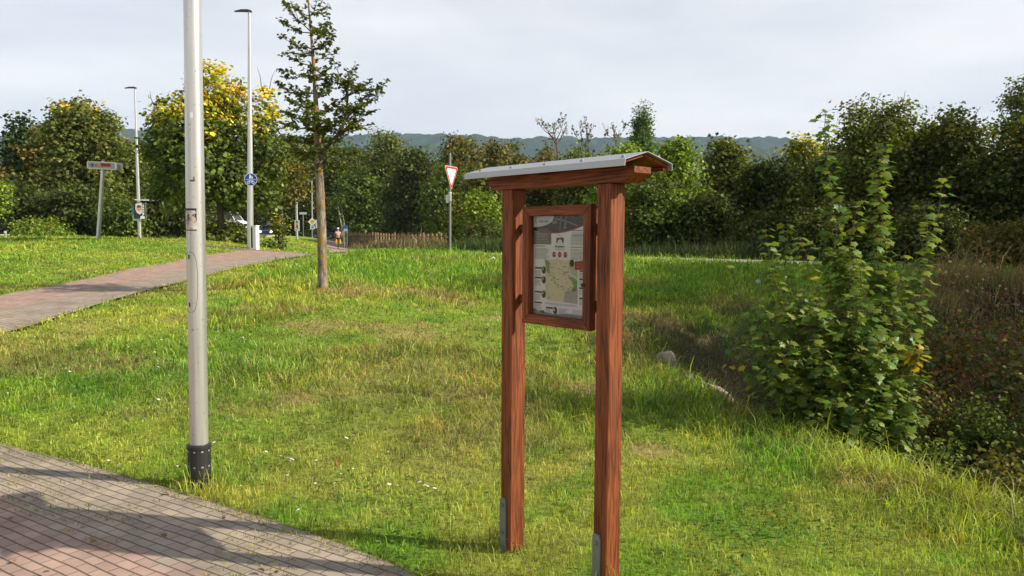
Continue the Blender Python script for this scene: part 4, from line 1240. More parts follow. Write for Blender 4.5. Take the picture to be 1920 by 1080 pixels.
def deco3(s, w_, h_):
    s.rect(-w_ / 2, w_ / 2, -h_ / 2, h_ / 2, (.62, .62, .62), 0)
    s.oval(0, h_ * .22, w_ * .2, h_ * .16, (.5, .3, .22), 1); s.oval(-.02, h_ * .36, w_ * .2, h_ * .08, (.08, .05, .04), 2); s.poly([(-w_ * .3, -h_ * .2), (w_ * .25, -h_ * .3), (w_ * .2, h_ * .05), (-w_ * .15, h_ * .1)], (.35, .10, .10), 1); s.rect(-w_ * .4, w_ * .1, -h_ * .45, -h_ * .3, (.3, .35, .36), 1)
GP = 'election placards tied to lamp posts'
sign_plate('placard', 'black and white placard with a pink face, tied to the far lamp post', 'placard', 262, 395, 41.85, R(8), lambda o: placard(o, .62, .87, deco1), GP)
sign_plate('placard', 'teal placard peeping out below the black and white placard', 'placard', 256, 401, 42.12, R(-10), lambda o: placard(o, .5, .75, deco2), GP)
sign_plate('placard', 'white placard with a dark red figure on the distant road verge lamp post', 'placard', 557, 423, 69.8, 0, lambda o: placard(o, .44, .98, deco3), GP)
sign_plate('placard', 'thin dark edged panel jutting out right above the far lamp post placard', 'placard', 271, 375, 42.0, R(40), lambda o: (MB().box(-.5, .5, 0, .02, -.03, .03).build('board', M_alu, o)), GP)

# leaning direction sign
qb = at(184, 452, 33); zg = float(hgt(qb[0], 33, False)); qt = at(194, 302, 33)
ds = thing('direction_sign', 'leaning grey direction sign with black arrow and red panel, left of the far lamp post', 'road sign', (qb[0], 33, zg))
HT = qt[2] - zg; dxx = qt[0] - qb[0]
b = MB(); b.tube([(-.02, 0, -.2), (dxx, 0, HT)], [.085, .075], 14); b.build('pole', M_alu, ds, smooth=True)
b = MB(); b.ball((dxx, 0, HT + .03), (.06, .06, .05)); b.build('pole_cap', M_steel, ds)
def sbox(name, x0, yy, rot):
    r = bpy.data.objects.new(name, None)
    return r
cxs, czs = dxx + .0, HT - .20
w_, h_ = .62, .155
def rbox(cx, cz, w_, h_, y0, y1, rad=.05):
    pts = []
    for (sx, sz, a0) in ((1, -1, -90), (1, 1, 0), (-1, 1, 90), (-1, -1, 180)):
        for k in range(4):
            a = R(a0 + 30 * k); pts.append((cx + sx * (w_ - rad) + rad * math.cos(a), cz + sz * (h_ - rad) + rad * math.sin(a)))
    return pts
tilt = -.04
for nme, ox, oy in (('sign_box', 0, -.16), ('rear_sign_box', .10, .09)):
    P = rbox(cxs + ox, czs, w_, h_, 0, 0); P = [(p[0], p[1] + tilt * (p[0] - cxs)) for p in P]
    b = MB(); b.prism(P, 1, oy, oy + .08); b.build(nme, M_alu, ds)
s = Sheet(-.161, .004)
def tl(pts): return [(p[0], p[1] + tilt * (p[0] - cxs)) for p in pts]
GR = (.36, .36, .39)
s.poly(tl([(cxs - .57, czs - .12), (cxs + .55, czs - .12), (cxs + .55, czs + .12), (cxs - .57, czs + .12)]), GR, 1)
s.line(tl([(cxs - .52, czs), (cxs - .34, czs)]), .03, (.01, .01, .01), 2); s.line(tl([(cxs - .42, czs + .08), (cxs - .34, czs), (cxs - .42, czs - .08)]), .035, (.01, .01, .01), 2)
s.poly(tl([(cxs - .28, czs - .04), (cxs + .38, czs - .04), (cxs + .38, czs + .10), (cxs - .28, czs + .10)]), (.40, .015, .015), 2)
vs, fs = text_tris('TSR', .15, .004)
s.m.col((.75, .55, .55)).add([(p[0] + cxs - .15, -.161 - .013, p[1] + czs + .03 + tilt * (p[0] - .15)) for p in vs], fs)
s.m.build('lettering', M_print, ds, tint=True)

# give-way sign
D = 26.0
q = at(844, 474, D); zg = float(hgt(q[0], D, False)); zt = at(843, 287, D)[2] - zg
gw = thing('give_way_sign', 'red and white triangular give way sign on a grey pole beside the footpath', 'road sign', (q[0], D, zg), 0)
b = MB(); b.lathe([(.038, -.1), (.038, zt)], 14); b.build('pole', M_steel, gw, smooth=True)
zc = at(845, 312, D)[2] - zg; zl = at(845, 357, D)[2] - zg
hw = .44; rz = R(64)
pivot = bpy.data.objects.new('plate', None)
def rotp(p): return (p[0] * math.cos(rz) - p[1] * math.sin(rz) + .045, p[0] * math.sin(rz) + p[1] * math.cos(rz) - .05, p[2])
hT = (zc - zl)
def tri(sc, y, cz):  # rounded triangle, apex down
    pts = []
    V3 = [(-hw, 0), (hw, 0), (0, -hT)]; cen = (0, -hT * .36)
    V3 = [((p[0] - cen[0]) * sc + cen[0], (p[1] - cen[1]) * sc + cen[1]) for p in V3]
    for k in range(3):
        a, c_, d = V3[k - 1], V3[k], V3[(k + 1) % 3]
        for t in (.07, ): pts += [(c_[0] + (a[0] - c_[0]) * t, c_[1] + (a[1] - c_[1]) * t), (c_[0] + (d[0] - c_[0]) * t, c_[1] + (d[1] - c_[1]) * t)]
    return pts
b = MB(); V = []
P = tri(1, 0, 0); n = len(P)
b.add([rotp((p[0], yy, zc + p[1])) for yy in (0, .012) for p in P], [tuple(range(n)), tuple(range(n, 2 * n))] + [(i, (i + 1) % n, n + (i + 1) % n, n + i) for i in range(n)])
pp = b.build('plate', M_alu, gw)
b = MB()
for sc, c_, l in ((.985, (.75, .75, .75), .002), (.95, (.50, .03, .02), .004), (.70, (.78, .78, .78), .006)):
    b.col(c_).add([rotp((p[0], -l, zc + p[1])) for p in tri(sc, 0, 0)], [tuple(range(n))])
b.build('face', M_print, gw, tint=True)
b = MB(); b.lathe([(.045, zl - .38), (.055, zl - .36), (.055, zl - .08), (.045, zl - .06)], 12); b.box(-.14, -.05, -.03, .03, zl - .42, zl - .15); b.build('clamp', M_alu, gw)

# cable cabinet
q = at(478.5, 467, 28.7); zg = float(hgt(q[0], 28.7, False))
cab = thing('cable_cabinet', 'narrow white cable cabinet standing against the tall slender lamp post', 'cabinet', (q[0], 28.7, zg), R(-18))
b = MB(); b.box(-.12, .12, -.1, .1, -.1, .88, .012); b.build('body', M_white, cab)
b = MB(); b.box(-.135, .135, -.115, .115, .88, .91, .005); b.build('lid', M_white, cab)
b = MB(); b.box(-.10, -.03, -.1035, -.1015, .08, .84); b.build('vent_strip', M_dark, cab)

# small distant posts
def far_sign(name, label, px, foot, D, top, plates, legs=1, cat='road sign'):
    q = at(px, foot, D); zg = float(hgt(q[0], D, False)); zt = at(px, top, D)[2] - zg
    t = thing(name, label, cat, (q[0], D, zg))
    for k in range(legs):
        b = MB(); xx = (k - (legs - 1) / 2) * .24; b.tube([(xx, 0, -.2), (xx, 0, zt)], .035, 8); b.build('post', M_alu, t)
    for (w_, h_, dz, c) in plates:
        m_ = plain('plate_colour', c, .5)
        b = MB(); b.box(-w_ / 2, w_ / 2, -.06, -.04, zt - dz - h_, zt - dz); b.build('plate', m_, t)
    return t
far_sign('blue_path_sign', 'small blue sign over a white plate on two legs, behind the cyclist', 648.5, 449, 74, 422, [(.42, .34, 0, (.05, .16, .42)), (.4, .24, .36, (.6, .63, .66))], 2)
far_sign('town_sign', 'white rectangular sign half hidden behind the lichen covered tree trunk', 601, 449, 78, 412, [(.95, .85, 0, (.62, .66, .66))], 2)
far_sign('verge_sign', 'small white topped post left of the distant priority sign', 569, 447, 80, 398, [(.75, .22, .0, (.55, .56, .56))], 1)
far_sign('marker_post', 'short white marker post at the far road kerb, leftmost in view', 11, 441, 36, 433, [(.09, .1, 0, (.7, .7, .7))], 1, 'marker post')
far_sign('road_sign_back', 'grey back of a sign on a post above the distant silver car', 504, 444, 106, 413, [(.5, .75, 0, (.45, .46, .47))], 1)


# ------------------------------------------------------------------ fence
A = np.array([at(836, 466, 52)[0], 52.0]); Bp = np.array([at(652, 460, 86)[0], 86.0])
fence = thing('wooden_fence', 'weathered orange brown wooden post and rail fence behind tall dry weeds', 'fence', (A[0], A[1], float(hgt(*A, False))))
z0f = float(hgt(*A, False)); nP = 34
fp = []
for i in range(nP):
    t = i / (nP - 1); p = A + (Bp - A) * t
    zt = at(836 + (652 - 836) * (1 / (52 + 34 * t) - 1 / 52) / (1 / 86 - 1 / 52), 438 - 1.5 * t, p[1])[2] + random.uniform(-.06, .08)
    zb_ = float(hgt(p[0], p[1], False))
    fp.append((p[0] - A[0], p[1] - A[1], zb_ - z0f, zt - z0f))
    b = MB(); b.tube([(p[0] - A[0], p[1] - A[1], zb_ - z0f - .2), (p[0] - A[0] + random.uniform(-.03, .03), p[1] - A[1], zt - z0f)], .075, 7); b.build('post', M_fence, fence)
for i in range(0, nP - 1, 3):
    j = min(i + 3, nP - 1)
    for dz in (.22, .62):
        b = MB(); b.tube([(fp[i][0], fp[i][1] - .08, fp[i][3] - dz), (fp[j][0], fp[j][1] - .08, fp[j][3] - dz)], .045, 6); b.build('rail', M_fence, fence)
b = MB()
# right hand barrier in the shade
q0 = at(1283, 463, 26.5); q1 = at(1372, 465, 26.0)
rb = thing('wooden_barrier', 'dark brown wooden rail on short posts in the shaded weeds behind the footpath', 'barrier', (q0[0], q0[1], float(hgt(q0[0], q0[1], False))))
M_dwood = wood('old_dark_wood', 0, (.035, .02, .014), (.13, .075, .05))
zz = q0[2] - rb.location[2]
b = MB(); b.box(0, q1[0] - q0[0], -.05, -.01, zz - .07, zz + .07); b.build('rail', M_dwood, rb)
for xx in (.1, q1[0] - q0[0] - .1):
    b = MB(); b.box(xx - .06, xx + .06, -.009, .1, -.2, zz + .09); b.build('post', M_dwood, rb)
q = at(1748, 502, 19); zg = float(hgt(q[0], 19, False)); 
t = thing('wooden_post', 'thin weathered wooden post at the end of the footpath, behind the maple shrub', 'post', (q[0], 19, zg))
b = MB(); b.tube([(0, 0, -.1), (.02, 0, at(1748, 462, 19)[2] - zg)], .035, 7); b.build('post', M_dwood, t)


# ------------------------------------------------------------------ vehicles
def loft(b, secs):
    """secs: list of closed rings (same count)"""
    n = len(secs[0]); V = sum(secs, []); Fc = []
    for k in range(len(secs) - 1):
        for i in range(n): Fc.append((k * n + i, k * n + (i + 1) % n, (k + 1) * n + (i + 1) % n, (k + 1) * n + i))
    Fc += [tuple(range(n)), tuple((len(secs) - 1) * n + i for i in range(n))]
    return b.add(V, Fc)


def car(label, px, foot, D, rz, body, length=4.2, width=1.76, height=1.5, lights=False, van=False):
    q = at(px, foot, D); zg = float(hgt(q[0], D, False))
    t = thing('parked_car' if not lights else 'car', label, 'van' if van else 'car', (q[0], D, max(zg, q[2]) + .0), rz)
    Mb = plain('car_paint', body, .25, .1, .03); Mg = plain('car_glass', (.02, .025, .03), .08, 0, .1)
    h = height; w2 = width / 2; l2 = length / 2
    # front of the car looks along -y
    belt = .60 * h if not van else .63 * h
    prof = [(-l2, .32), (-l2 + .02, belt * .72), (-l2 + .15, belt * .86), (-l2 + (1.0 if not van else .75), belt), (l2 - .3, belt + .02), (l2 - .02, belt * .9), (l2, .35), (l2 - .2, .22), (-l2 + .2, .22)]
    secs = []
    for sx, ins in ((-1, .06), (-.92, 0), (.92, 0), (1, .06)):
        secs.append([(sx * w2, y * (1 - ins * .25), z if z > .4 else z + ins) for y, z in prof])
    b = MB(); loft(b, secs); b.build('body', Mb, t)
    a0, a1, a2, a3 = (-l2 + 1.0, -l2 + 1.75, l2 - 1.0, l2 - .25) if not van else (-l2 + .75, -l2 + 1.3, l2 - .35, l2 - .12)
    secs = [[(sx * w2 * (.95 if z < belt + .05 else .8), y, z) for y, z in ((a0, belt), (a1, h - .06), (a2, h - .06), (a3, belt + .02))] for sx in (-1, 1)]
    b = MB(); loft(b, secs); b.build('window', Mg, t)
    b = MB()
    secs = [[(sx * w2 * .80, y, z) for y, z in ((a1 - .02, h - .06), (a1 + .1, h), (a2 - .1, h), (a2 + .04, h - .06))] for sx in (-1, 1)]
    loft(b, secs); b.build('roof', Mb, t)
    for sx in (-1, 1):
        for yy in (a0, a1 + .9 * (a2 - a1) * .5, a3):
            b = MB(); top = a1 if yy == a0 else (a2 if yy == a3 else yy)
            b.tube([(sx * w2 * .955, yy, belt), (sx * w2 * .805, top, h - .05)], .045, 5); b.build('pillar', Mb, t)
        for yy in (-l2 + .85, l2 - .85):
            b = MB(); b.tube([(sx * (w2 - .2), yy, .32), (sx * (w2 + .01), yy, .32)], .32, 16); wh = b.build('wheel', M_dark, t)
            b = MB(); b.tube([(sx * (w2 + .008), yy, .32), (sx * (w2 + .02), yy, .32)], .19, 12); b.build('rim', M_steel, wh)
    b = MB(); b.box(-w2 * .45, w2 * .45, -l2 - .015, -l2 + .01, belt * .55, belt * .75); b.build('grille', M_dark, t)
    b = MB(); b.box(-w2 * .98, w2 * .98, -l2 - .05, -l2 + .03, .28, .42, .015); b.build('bumper', M_dark if not van else Mb, t)
    ml, nt, o = new_mat('headlight'); e = nt.nodes.new('ShaderNodeEmission'); e.inputs[0].default_value = (1, .95, .82, 1); e.inputs[1].default_value = 3.2 if lights else .0
    pr_ = nt.nodes.new('ShaderNodeBsdfPrincipled'); pr_.inputs['Base Color'].default_value = (.7, .7, .7, 1); ad = nt.nodes.new('ShaderNodeAddShader')
    nt.links.new(e.outputs[0], ad.inputs[0]); nt.links.new(pr_.outputs[0], ad.inputs[1]); nt.links.new(ad.outputs[0], o.inputs[0])
    for sx in (-1, 1):
        b = MB(); b.ball((sx * w2 * .76, -l2 + .015, belt * .70), (.17, .06, .12), 12, 8); b.build('headlight', ml, t, smooth=True)
        b = MB(); b.box(min(sx * w2, sx * (w2 + .18)), max(sx * w2, sx * (w2 + .18)), a0 + .25, a0 + .35, belt, belt + .13, .02); b.build('mirror', Mb, t)
    return t


car('silver car driving towards us with both headlights lit, on the distant road', 505, 448, 101, R(5), (.28, .30, .32), lights=True)
car('dark hatchback waiting on the road behind the lichen covered trunk', 612, 451, 97, R(75), (.02, .022, .03), 3.8, 1.7, 1.5)
car('white boxy van largely hidden behind the yellow topped maple', 422, 441, 80, R(82), (.78, .79, .80), 4.6, 1.9, 2.25, van=True)


# ------------------------------------------------------------------ cyclist
def skin_mesh(name, verts, edges, radii, mat, parent, sub=1):
    me = bpy.data.meshes.new(name); me.from_pydata(verts, edges, []); ob = bpy.data.objects.new(name, me); C.objects.link(ob)
    md = ob.modifiers.new('skin', 'SKIN')
    sv = me.skin_vertices[0].data if me.skin_vertices else None
    if sv is None:
        return ob
    for i, r in enumerate(radii): sv[i].radius = (r, r) if not hasattr(r, '__len__') else r
    sv[0].use_root = True
    ss = ob.modifiers.new('sub', 'SUBSURF'); ss.levels = sub; ss.render_levels = sub
    me.materials.append(mat)
    if parent: ob.parent = parent
    return ob


q = at(634, 470, 68); cz = float(hgt(q[0], 68, False)) + .03
hd = R(14)
bike = thing('bicycle', 'red bicycle with yellow pannier bags ridden away along the distant path', 'bicycle', (q[0], 68, cz), hd)
M_tyre = plain('tyre', (.02, .02, .02), .8); M_redp = plain('red_paint', (.35, .03, .02), .35); M_yel = plain('yellow_bag', (.62, .42, .03), .6)
for yy in (-.5, .52):
    b = MB(); n = 24; V = []
    b.tube([(0, yy + .33 * math.cos(6.2832 * i / n), .35 + .33 * math.sin(6.2832 * i / n)) for i in range(n + 1)], .022, 6, False); wl = b.build('wheel', M_tyre, bike)
    b = MB()
    for i in range(8): a = 6.2832 * i / 8; b.tube([(0, yy, .35), (0, yy + .32 * math.cos(a), .35 + .32 * math.sin(a))], .004, 4)
    b.build('spokes', M_steel, wl)
b = MB()
for p0, p1 in (((0, -.5, .35), (0, -.08, .32)), ((0, -.5, .35), (0, -.2, .8)), ((0, -.08, .32), (0, -.22, .88)), ((0, -.08, .32), (0, .38, .78)), ((0, -.2, .76), (0, .36, .85)), ((0, .52, .35), (0, .34, 1.0))): b.tube([p0, p1], .022, 7)
b.build('frame', M_redp, bike)
b = MB(); b.tube([(-.3, .24, 1.02), (-.12, .34, 1.04), (.12, .34, 1.04), (.3, .24, 1.02)], .016, 6); b.build('handlebar', M_dark, bike)
b = MB(); b.ball((0, -.24, .92), (.09, .14, .04)); b.build('saddle', M_dark, bike)
b = MB(); b.box(-.08, .08, -.72, -.28, .72, .74); b.build('rack', M_dark, bike)
for sx in (-1, 1):
    b = MB(); b.box(min(sx * .09, sx * .23), max(sx * .09, sx * .23), -.70, -.36, .42, .80, .03); b.build('pannier', M_yel, bike)
b = MB(); b.ball((0, -.74, .62), (.05, .02, .05)); b.build('rear_light', M_redp, bike)
per = thing('person', 'cyclist in pink top, white helmet and dark shorts riding away from the camera', 'person', (q[0], 68, cz), hd)
sk = plain('skin', (.42, .24, .17), .6)
vb = [(0, -.22, .98), (0, -.16, 1.20), (0, -.04, 1.42), (0, .0, 1.52), (0, .03, 1.62), (0, .04, 1.72),
      (-.19, -.03, 1.42), (-.26, .08, 1.22), (-.29, .22, 1.06), (.19, -.03, 1.42), (.26, .08, 1.22), (.29, .22, 1.06),
      (-.10, -.18, .95), (-.13, .16, .74), (-.12, .0, .38), (-.12, .10, .30), (.10, -.18, .95), (.13, .12, .88), (.12, .08, .50), (.12, .18, .44)]
eb = [(0, 1), (1, 2), (2, 3), (3, 4), (4, 5), (2, 6), (6, 7), (7, 8), (2, 9), (9, 10), (10, 11), (0, 12), (12, 13), (13, 14), (14, 15), (0, 16), (16, 17), (17, 18), (18, 19)]
rb_ = [.13, .13, .14, .06, .09, .08, .07, .048, .035, .07, .048, .035, .10, .075, .05, .045, .10, .075, .05, .045]
skin_mesh('body', vb, eb, rb_, sk, per)
M_pink = plain('pink_shirt', (.60, .30, .30), .8); M_shorts = plain('dark_shorts', (.03, .03, .05), .8)
skin_mesh('shirt', [(0, -.20, 1.06), (0, -.16, 1.22), (0, -.04, 1.43), (-.19, -.03, 1.43), (-.245, .05, 1.27), (.19, -.03, 1.43), (.245, .05, 1.27)], [(0, 1), (1, 2), (2, 3), (3, 4), (2, 5), (5, 6)], [.165, .165, .165, .085, .065, .085, .065], M_pink, per)
skin_mesh('shorts', [(0, -.21, .99), (-.11, -.15, .93), (-.13, .10, .79), (.11, -.15, .93), (.13, .08, .88)], [(0, 1), (1, 2), (0, 3), (3, 4)], [.155, .115, .09, .115, .09], M_shorts, per)
b = MB(); b.ball((0, .03, 1.76), (.105, .135, .10), 14, 10); b.build('helmet', M_white, per, smooth=True)
b = MB(); b.ball((0, .0, 1.68), (.085, .09, .08), 12, 8); b.build('hair', plain('dark_hair', (.04, .03, .02), .8), per, smooth=True)


# ------------------------------------------------------------------ stones and small things
print('stones')
M_stone = plain('stone', (.30, .25, .19), .95, 0, .45, 9, .2, .6); M_stone2 = plain('grey_stone', (.22, .21, .20), .95, 0, .45, 9, .2, .6)
def stone(label, px, py, D, s, mat):
    q = at(px, py, D); z = float(hgt(q[0], D))
    b = MB(); b.ball((0, 0, 0), (1, 1, 1), 14, 9)
    vv = []
    for (x, y, zz) in b.v:
        k = 1 + (vnoise(x * 2 + px, y * 2 + zz * 1.7, 1.3, 3) - .5) * .7; vv.append((max(-.82, min(.86, x * k)) * s[0], max(-.8, min(.8, y * k)) * s[1], max(-.8, min(.78, zz * k)) * s[2]))
    b.v = vv; o = b.build('stone', mat)
    o.location = (q[0], q[1], z + s[2] * 1.0); o.rotation_euler = (.2, .1, px * .37)
    return tag(o, label, 'stone', 'stones at the head of the ditch')
stone('pale beige stone sticking out of the grass bank, uppermost of the stones', 1249, 684, 8.8, (.10, .14, .12), M_stone)
stone('small grey stone between the two pale stones', 1290, 722, 8.0, (.06, .07, .05), M_stone2)
stone('large pale elongated stone lowest on the ditch bank', 1343, 742, 7.6, (.10, .24, .10), M_stone)
stone('dark grey stone added in place of a dark hole beside the large pale elongated stone', 1320, 737, 7.75, (.07, .08, .05), plain('dark_hole_stone', (.06, .055, .06), .9, 0, .3, 9, .2, .5))  # added stone, stands in for a dark opening in the bank
q = at(1421, 530, 16); b = MB(); b.ball((0, 0, 0), (.055, .055, .06), 12, 8)
o = b.build('puffball', plain('puffball', (.35, .38, .34), .9)); o.location = (q[0], 16, float(hgt(q[0], 16)) + .09); tag(o, 'pale round puffball in the shaded grass left of the maple shrub', 'mushroom')
q = at(924, 489, 22); b = MB(); b.add([(-.09, 0, 0), (.0, -.05, .05), (.09, 0, .02), (.02, .06, .09), (-.05, .05, .06)], [(0, 1, 3, 4), (1, 2, 3)])
o = b.build('paper_litter', M_white); o.location = (q[0], 22, float(hgt(q[0], 22)) + .05); tag(o, 'crumpled white paper lying in the lawn left of the board', 'litter')
q = at(630, 915, 5.0); zg = float(hgt(q[0], 5.0)); t = thing('seed_head', 'single rust coloured seed head standing in the lawn', 'flower', (q[0], 5.0, zg))
b = MB(); b.tube([(0, 0, 0), (.004, 0, .085)], .002, 5); b.build('stalk', plain('stalk', (.12, .18, .04), .7), t)
b = MB(); b.ball((.004, 0, .095), (.011, .011, .014), 8, 6); b.build('flower', plain('rust', (.35, .10, .03), .8), t)

# ------------------------------------------------------------------ background trees
print('trees')
G1 = 'trees and bushes behind the far road'; G2 = 'trees beyond the wooden fence'; G3 = 'hedge trees behind the footpath'
W = px_tree
# left side
W('conifer', 'dark conical conifer at the left edge of the view', 36, 58, 198, 62, shape='cone', pal='conifer', n=13000, leaf=.26, group=G1)
W('maple_tree', 'broad olive tree with a few yellow tips, behind the leaning direction sign', 150, 50, 176, 80, bot=2.2, shape='round', pal='olive', pal2='yellow', top2=.93, dens2=.4, n=20000, leaf=.17, trunk=.17, group=G1, tm=maple_template(), clump=20, cs=.3)
W('bushy_tree', 'grey green bushy tree between the conifer and the yellow tipped tree', 92, 56, 215, 50, shape='bush', pal='brown', n=9000, leaf=.24, group=G1)
W('bushy_tree', 'rounded olive tree right of the leaning direction sign', 218, 56, 252, 62, shape='bush', pal='olive', n=12000, leaf=.23, group=G1)
W('bushy_tree', 'tall shaded tree partly hidden behind the near lamp post', 330, 62, 255, 90, shape='bush', pal='dark', n=12000, leaf=.27, group=G1)
W('bushy_tree', 'dark tree at the far left edge below the conifer', -25, 48, 300, 60, shape='bush', pal='brown', n=7000, leaf=.22, group=G1)
W('hedge_bush', 'dark green bush at the foot of the conifer', 45, 46, 345, 70, shape='bush', pal='dark', n=8000, leaf=.18, group=G1)
W('hedge_bush', 'dark bush directly left of the leaning sign pole', 135, 45, 350, 60, shape='bush', pal='dark', n=8000, leaf=.18, group=G1)
W('hedge_bush', 'bright leaved elder bush between the leaning sign and the far lamp post', 225, 44.5, 375, 52, shape='bush', pal='mid', n=9000, leaf=.17, group=G1)
W('hedge_bush', 'shaded bush right of the far lamp post', 310, 47, 345, 62, shape='bush', pal='dark', n=9000, leaf=.18, group=G1)
W('low_hedge', 'low yellowish green hedge along the far road kerb', 75, 40.5, 431, 62, shape='bush', pal='bright', n=4000, leaf=.10, group=G1)
W('low_hedge', 'low reddish brown withered hedge left of the far lamp post', 205, 47.5, 424, 50, shape='bush', pal='brown', n=4000, leaf=.11, group=G1)
W('low_hedge', 'low reddish brown withered hedge right of the far lamp post', 285, 48, 422, 40, shape='bush', pal='brown', n=3000, leaf=.11, group=G1)
W('yellow_bush', 'yellow leaved bush cut by the left picture edge', -10, 40, 330, 18, bot=1.2, shape='round', pal='bright', n=2500, leaf=.14, group=G1)
# the yellow topped maple
q = at(412, 453, 32); mx_, my_ = q[0], 32.0; zb = float(hgt(mx_, my_, False))
def bl(px, py, rpx, rz=None, dd=0):
    D_ = my_ + dd; p_ = at(px, py, D_); r_ = rpx * D_ / F
    return (p_[0] - mx_, dd, p_[2] - zb, r_, r_ * 1.0, (rz or rpx) * D_ / F)
mb_ = [bl(400, 165, 42, 48), bl(425, 190, 45, 40), bl(352, 205, 50, 36, -.3), bl(300, 212, 24, 18, .2), bl(320, 240, 42, 34), bl(497, 190, 20, 42, .2), bl(495, 240, 34), bl(300, 275, 38, 26), bl(365, 260, 68, 55, -.6), bl(450, 270, 60), bl(510, 290, 38),
       bl(318, 320, 44), bl(380, 330, 70, 50, -.7), bl(460, 340, 58), bl(330, 370, 48, 30), bl(450, 372, 40, 18, .4), bl(490, 365, 35, 28), bl(395, 255, 60, 60, 1.0)]
tree('maple_tree', 'large maple with golden yellow top and green lower crown, behind the near lamp post', (mx_, my_), 3, 1.3, 7.6, 'mid', n=20000, leaf=.128, blobs=mb_, pal2='yellow', top2=.64, dens2=.86, trunk=.17, limbs=9, twigs=9, group='roadside trees', tm=maple_template(), clump=14, cs=.19)
W('hedge_bush', 'yellowish leafy bush around the foot of the golden maple', 425, 32.6, 432, 48, shape='bush', pal='olive', pal2='yellow', top2=.8, dens2=.3, n=4200, leaf=.13, group='roadside trees', tm=maple_template(), clump=10)
W('street_tree', 'small slim street tree with thin trunk and brownish crown, right of the blue sign', 528, 36, 296, 55, bot=2.4, shape='round', pal='brown', pal2='yellow', top2=.5, dens2=.15, n=3600, leaf=.15, trunk=.065, limbs=8, group='roadside trees', clump=12)
W('ivy_column', 'leafy yellow green growth climbing the thin street tree trunk', 524, 35.6, 392, 9, shape='column', pal='olive', pal2='yellow', top2=.8, dens2=.6, n=520, leaf=.12, group='roadside trees', clump=8)
W('hedge_bush', 'small dark bush at the foot of the thin street tree', 505, 35.3, 453, 13, shape='bush', pal='mid', n=500, leaf=.10, group='roadside trees', clump=8)
# centre woods
W('woodland_tree', 'tall dark tree behind the distant silver car', 505, 125, 300, 75, shape='bush', pal='dark', n=9000, leaf=.42, group=G2)
W('woodland_tree', 'dark tree directly behind the priority sign', 572, 122, 322, 60, shape='bush', pal='dark', n=9000, leaf=.42, group=G2)
W('woodland_tree', 'dark tree filling the gap behind the white van', 430, 115, 330, 70, shape='bush', pal='dark', n=7000, leaf=.42, group=G2)
W('woodland_tree', 'green treetops directly behind the crown of the slim lawn tree', 600, 108, 238, 66, shape='bush', pal='mid', n=13000, leaf=.33, group=G2)
W('woodland_tree', 'olive tree between the golden maple and the slim lawn tree', 545, 100, 250, 50, shape='bush', pal='olive', n=11000, leaf=.32, group=G2)
W('woodland_tree', 'large shaded tree right of the lichen covered trunk, behind the cyclist', 655, 104, 262, 72, shape='bush', pal='dark', n=14000, leaf=.33, group=G2)
W('woodland_tree', 'tall leafy tree with loose spindly top, left of the give way sign', 722, 94, 232, 62, shape='bush', pal='olive', n=15000, leaf=.29, twigs=10, group=G2)
W('woodland_tree', 'broad leaved tree hanging low over the left half of the fence', 690, 92, 318, 66, shape='bush', pal='mid', n=13000, leaf=.31, group=G2)
W('woodland_tree', 'dark green tree behind the right half of the wooden fence', 780, 80, 272, 50, shape='bush', pal='dark', n=12000, leaf=.27, group=G2)
W('woodland_tree', 'shaded tree low behind the middle of the fence', 760, 84, 330, 60, shape='bush', pal='dark', n=9000, leaf=.28, group=G2)
W('woodland_tree', 'rounded brownish treetop above the left end of the zinc roof', 862, 74, 243, 52, shape='bush', pal='brown', n=12000, leaf=.26, group=G2)
W('woodland_tree', 'second rounded brownish treetop, right of the first above the roof', 925, 78, 252, 40, shape='bush', pal='brown', n=10000, leaf=.26, group=G2)
W('woodland_tree', 'third rounded brownish treetop right of the second above the roof', 968, 80, 264, 30, shape='bush', pal='brown', n=8000, leaf=.26, group=G2)
W('woodland_tree', 'rounded brownish treetop left of the bare branched tree', 1022, 80, 264, 36, shape='bush', pal='brown', n=8000, leaf=.26, group=G2)
W('woodland_tree', 'green tree directly behind the give way sign', 838, 62, 305, 46, shape='bush', pal='mid', n=10000, leaf=.20, group=G2)
W('hedge_tree', 'reddish green bushy tree left of the board, behind the roof end', 905, 46, 318, 52, shape='bush', pal='brown', n=12000, leaf=.18, group=G3)
W('hedge_tree', 'sunlit yellow green bush left of the left board post', 905, 36, 352, 42, shape='bush', pal='bright', n=8000, leaf=.13, group=G3)
W('hedge_bush', 'dark lower bush between the give way sign and the left board post', 908, 31.5, 418, 50, shape='bush', pal='dark', n=7000, leaf=.11, group=G3)
W('hedge_bush', 'brownish shaded bush just right of the give way pole', 872, 38, 375, 34, shape='bush', pal='brown', n=6000, leaf=.13, group=G3)
W('hedge_tree', 'bushy tree seen between the two board posts', 1010, 40, 300, 62, shape='bush', pal='brown', n=11000, leaf=.16, group=G3)
W('hedge_tree', 'sunny green tree rising behind the middle of the roof', 1090, 38, 268, 52, shape='bush', pal='olive', n=12000, leaf=.16, group=G3, twigs=6)
W('hedge_tree', 'bright green tree behind the right end of the roof', 1165, 35, 262, 50, shape='bush', pal='bright', n=13000, leaf=.15, group=G3, twigs=7)
W('hedge_tree', 'bright yellow green tree right of the roof', 1268, 34, 250, 52, shape='bush', pal='bright', n=14000, leaf=.15, group=G3)
W('hedge_bush', 'darker hedge below the bright tree, right of the right board post', 1230, 29, 330, 60, shape='bush', pal='mid', n=12000, leaf=.12, group=G3)
W('hedge_bush', 'shaded thicket behind the dark wooden barrier', 1320, 28.5, 370, 55, shape='bush', pal='dark', n=9000, leaf=.12, group=G3)
W('hedge_tree', 'dark olive tree with pointed top below the right part of the hill', 1365, 36, 250, 46, shape='bush', pal='olive', n=13000, leaf=.16, group=G3, twigs=5)
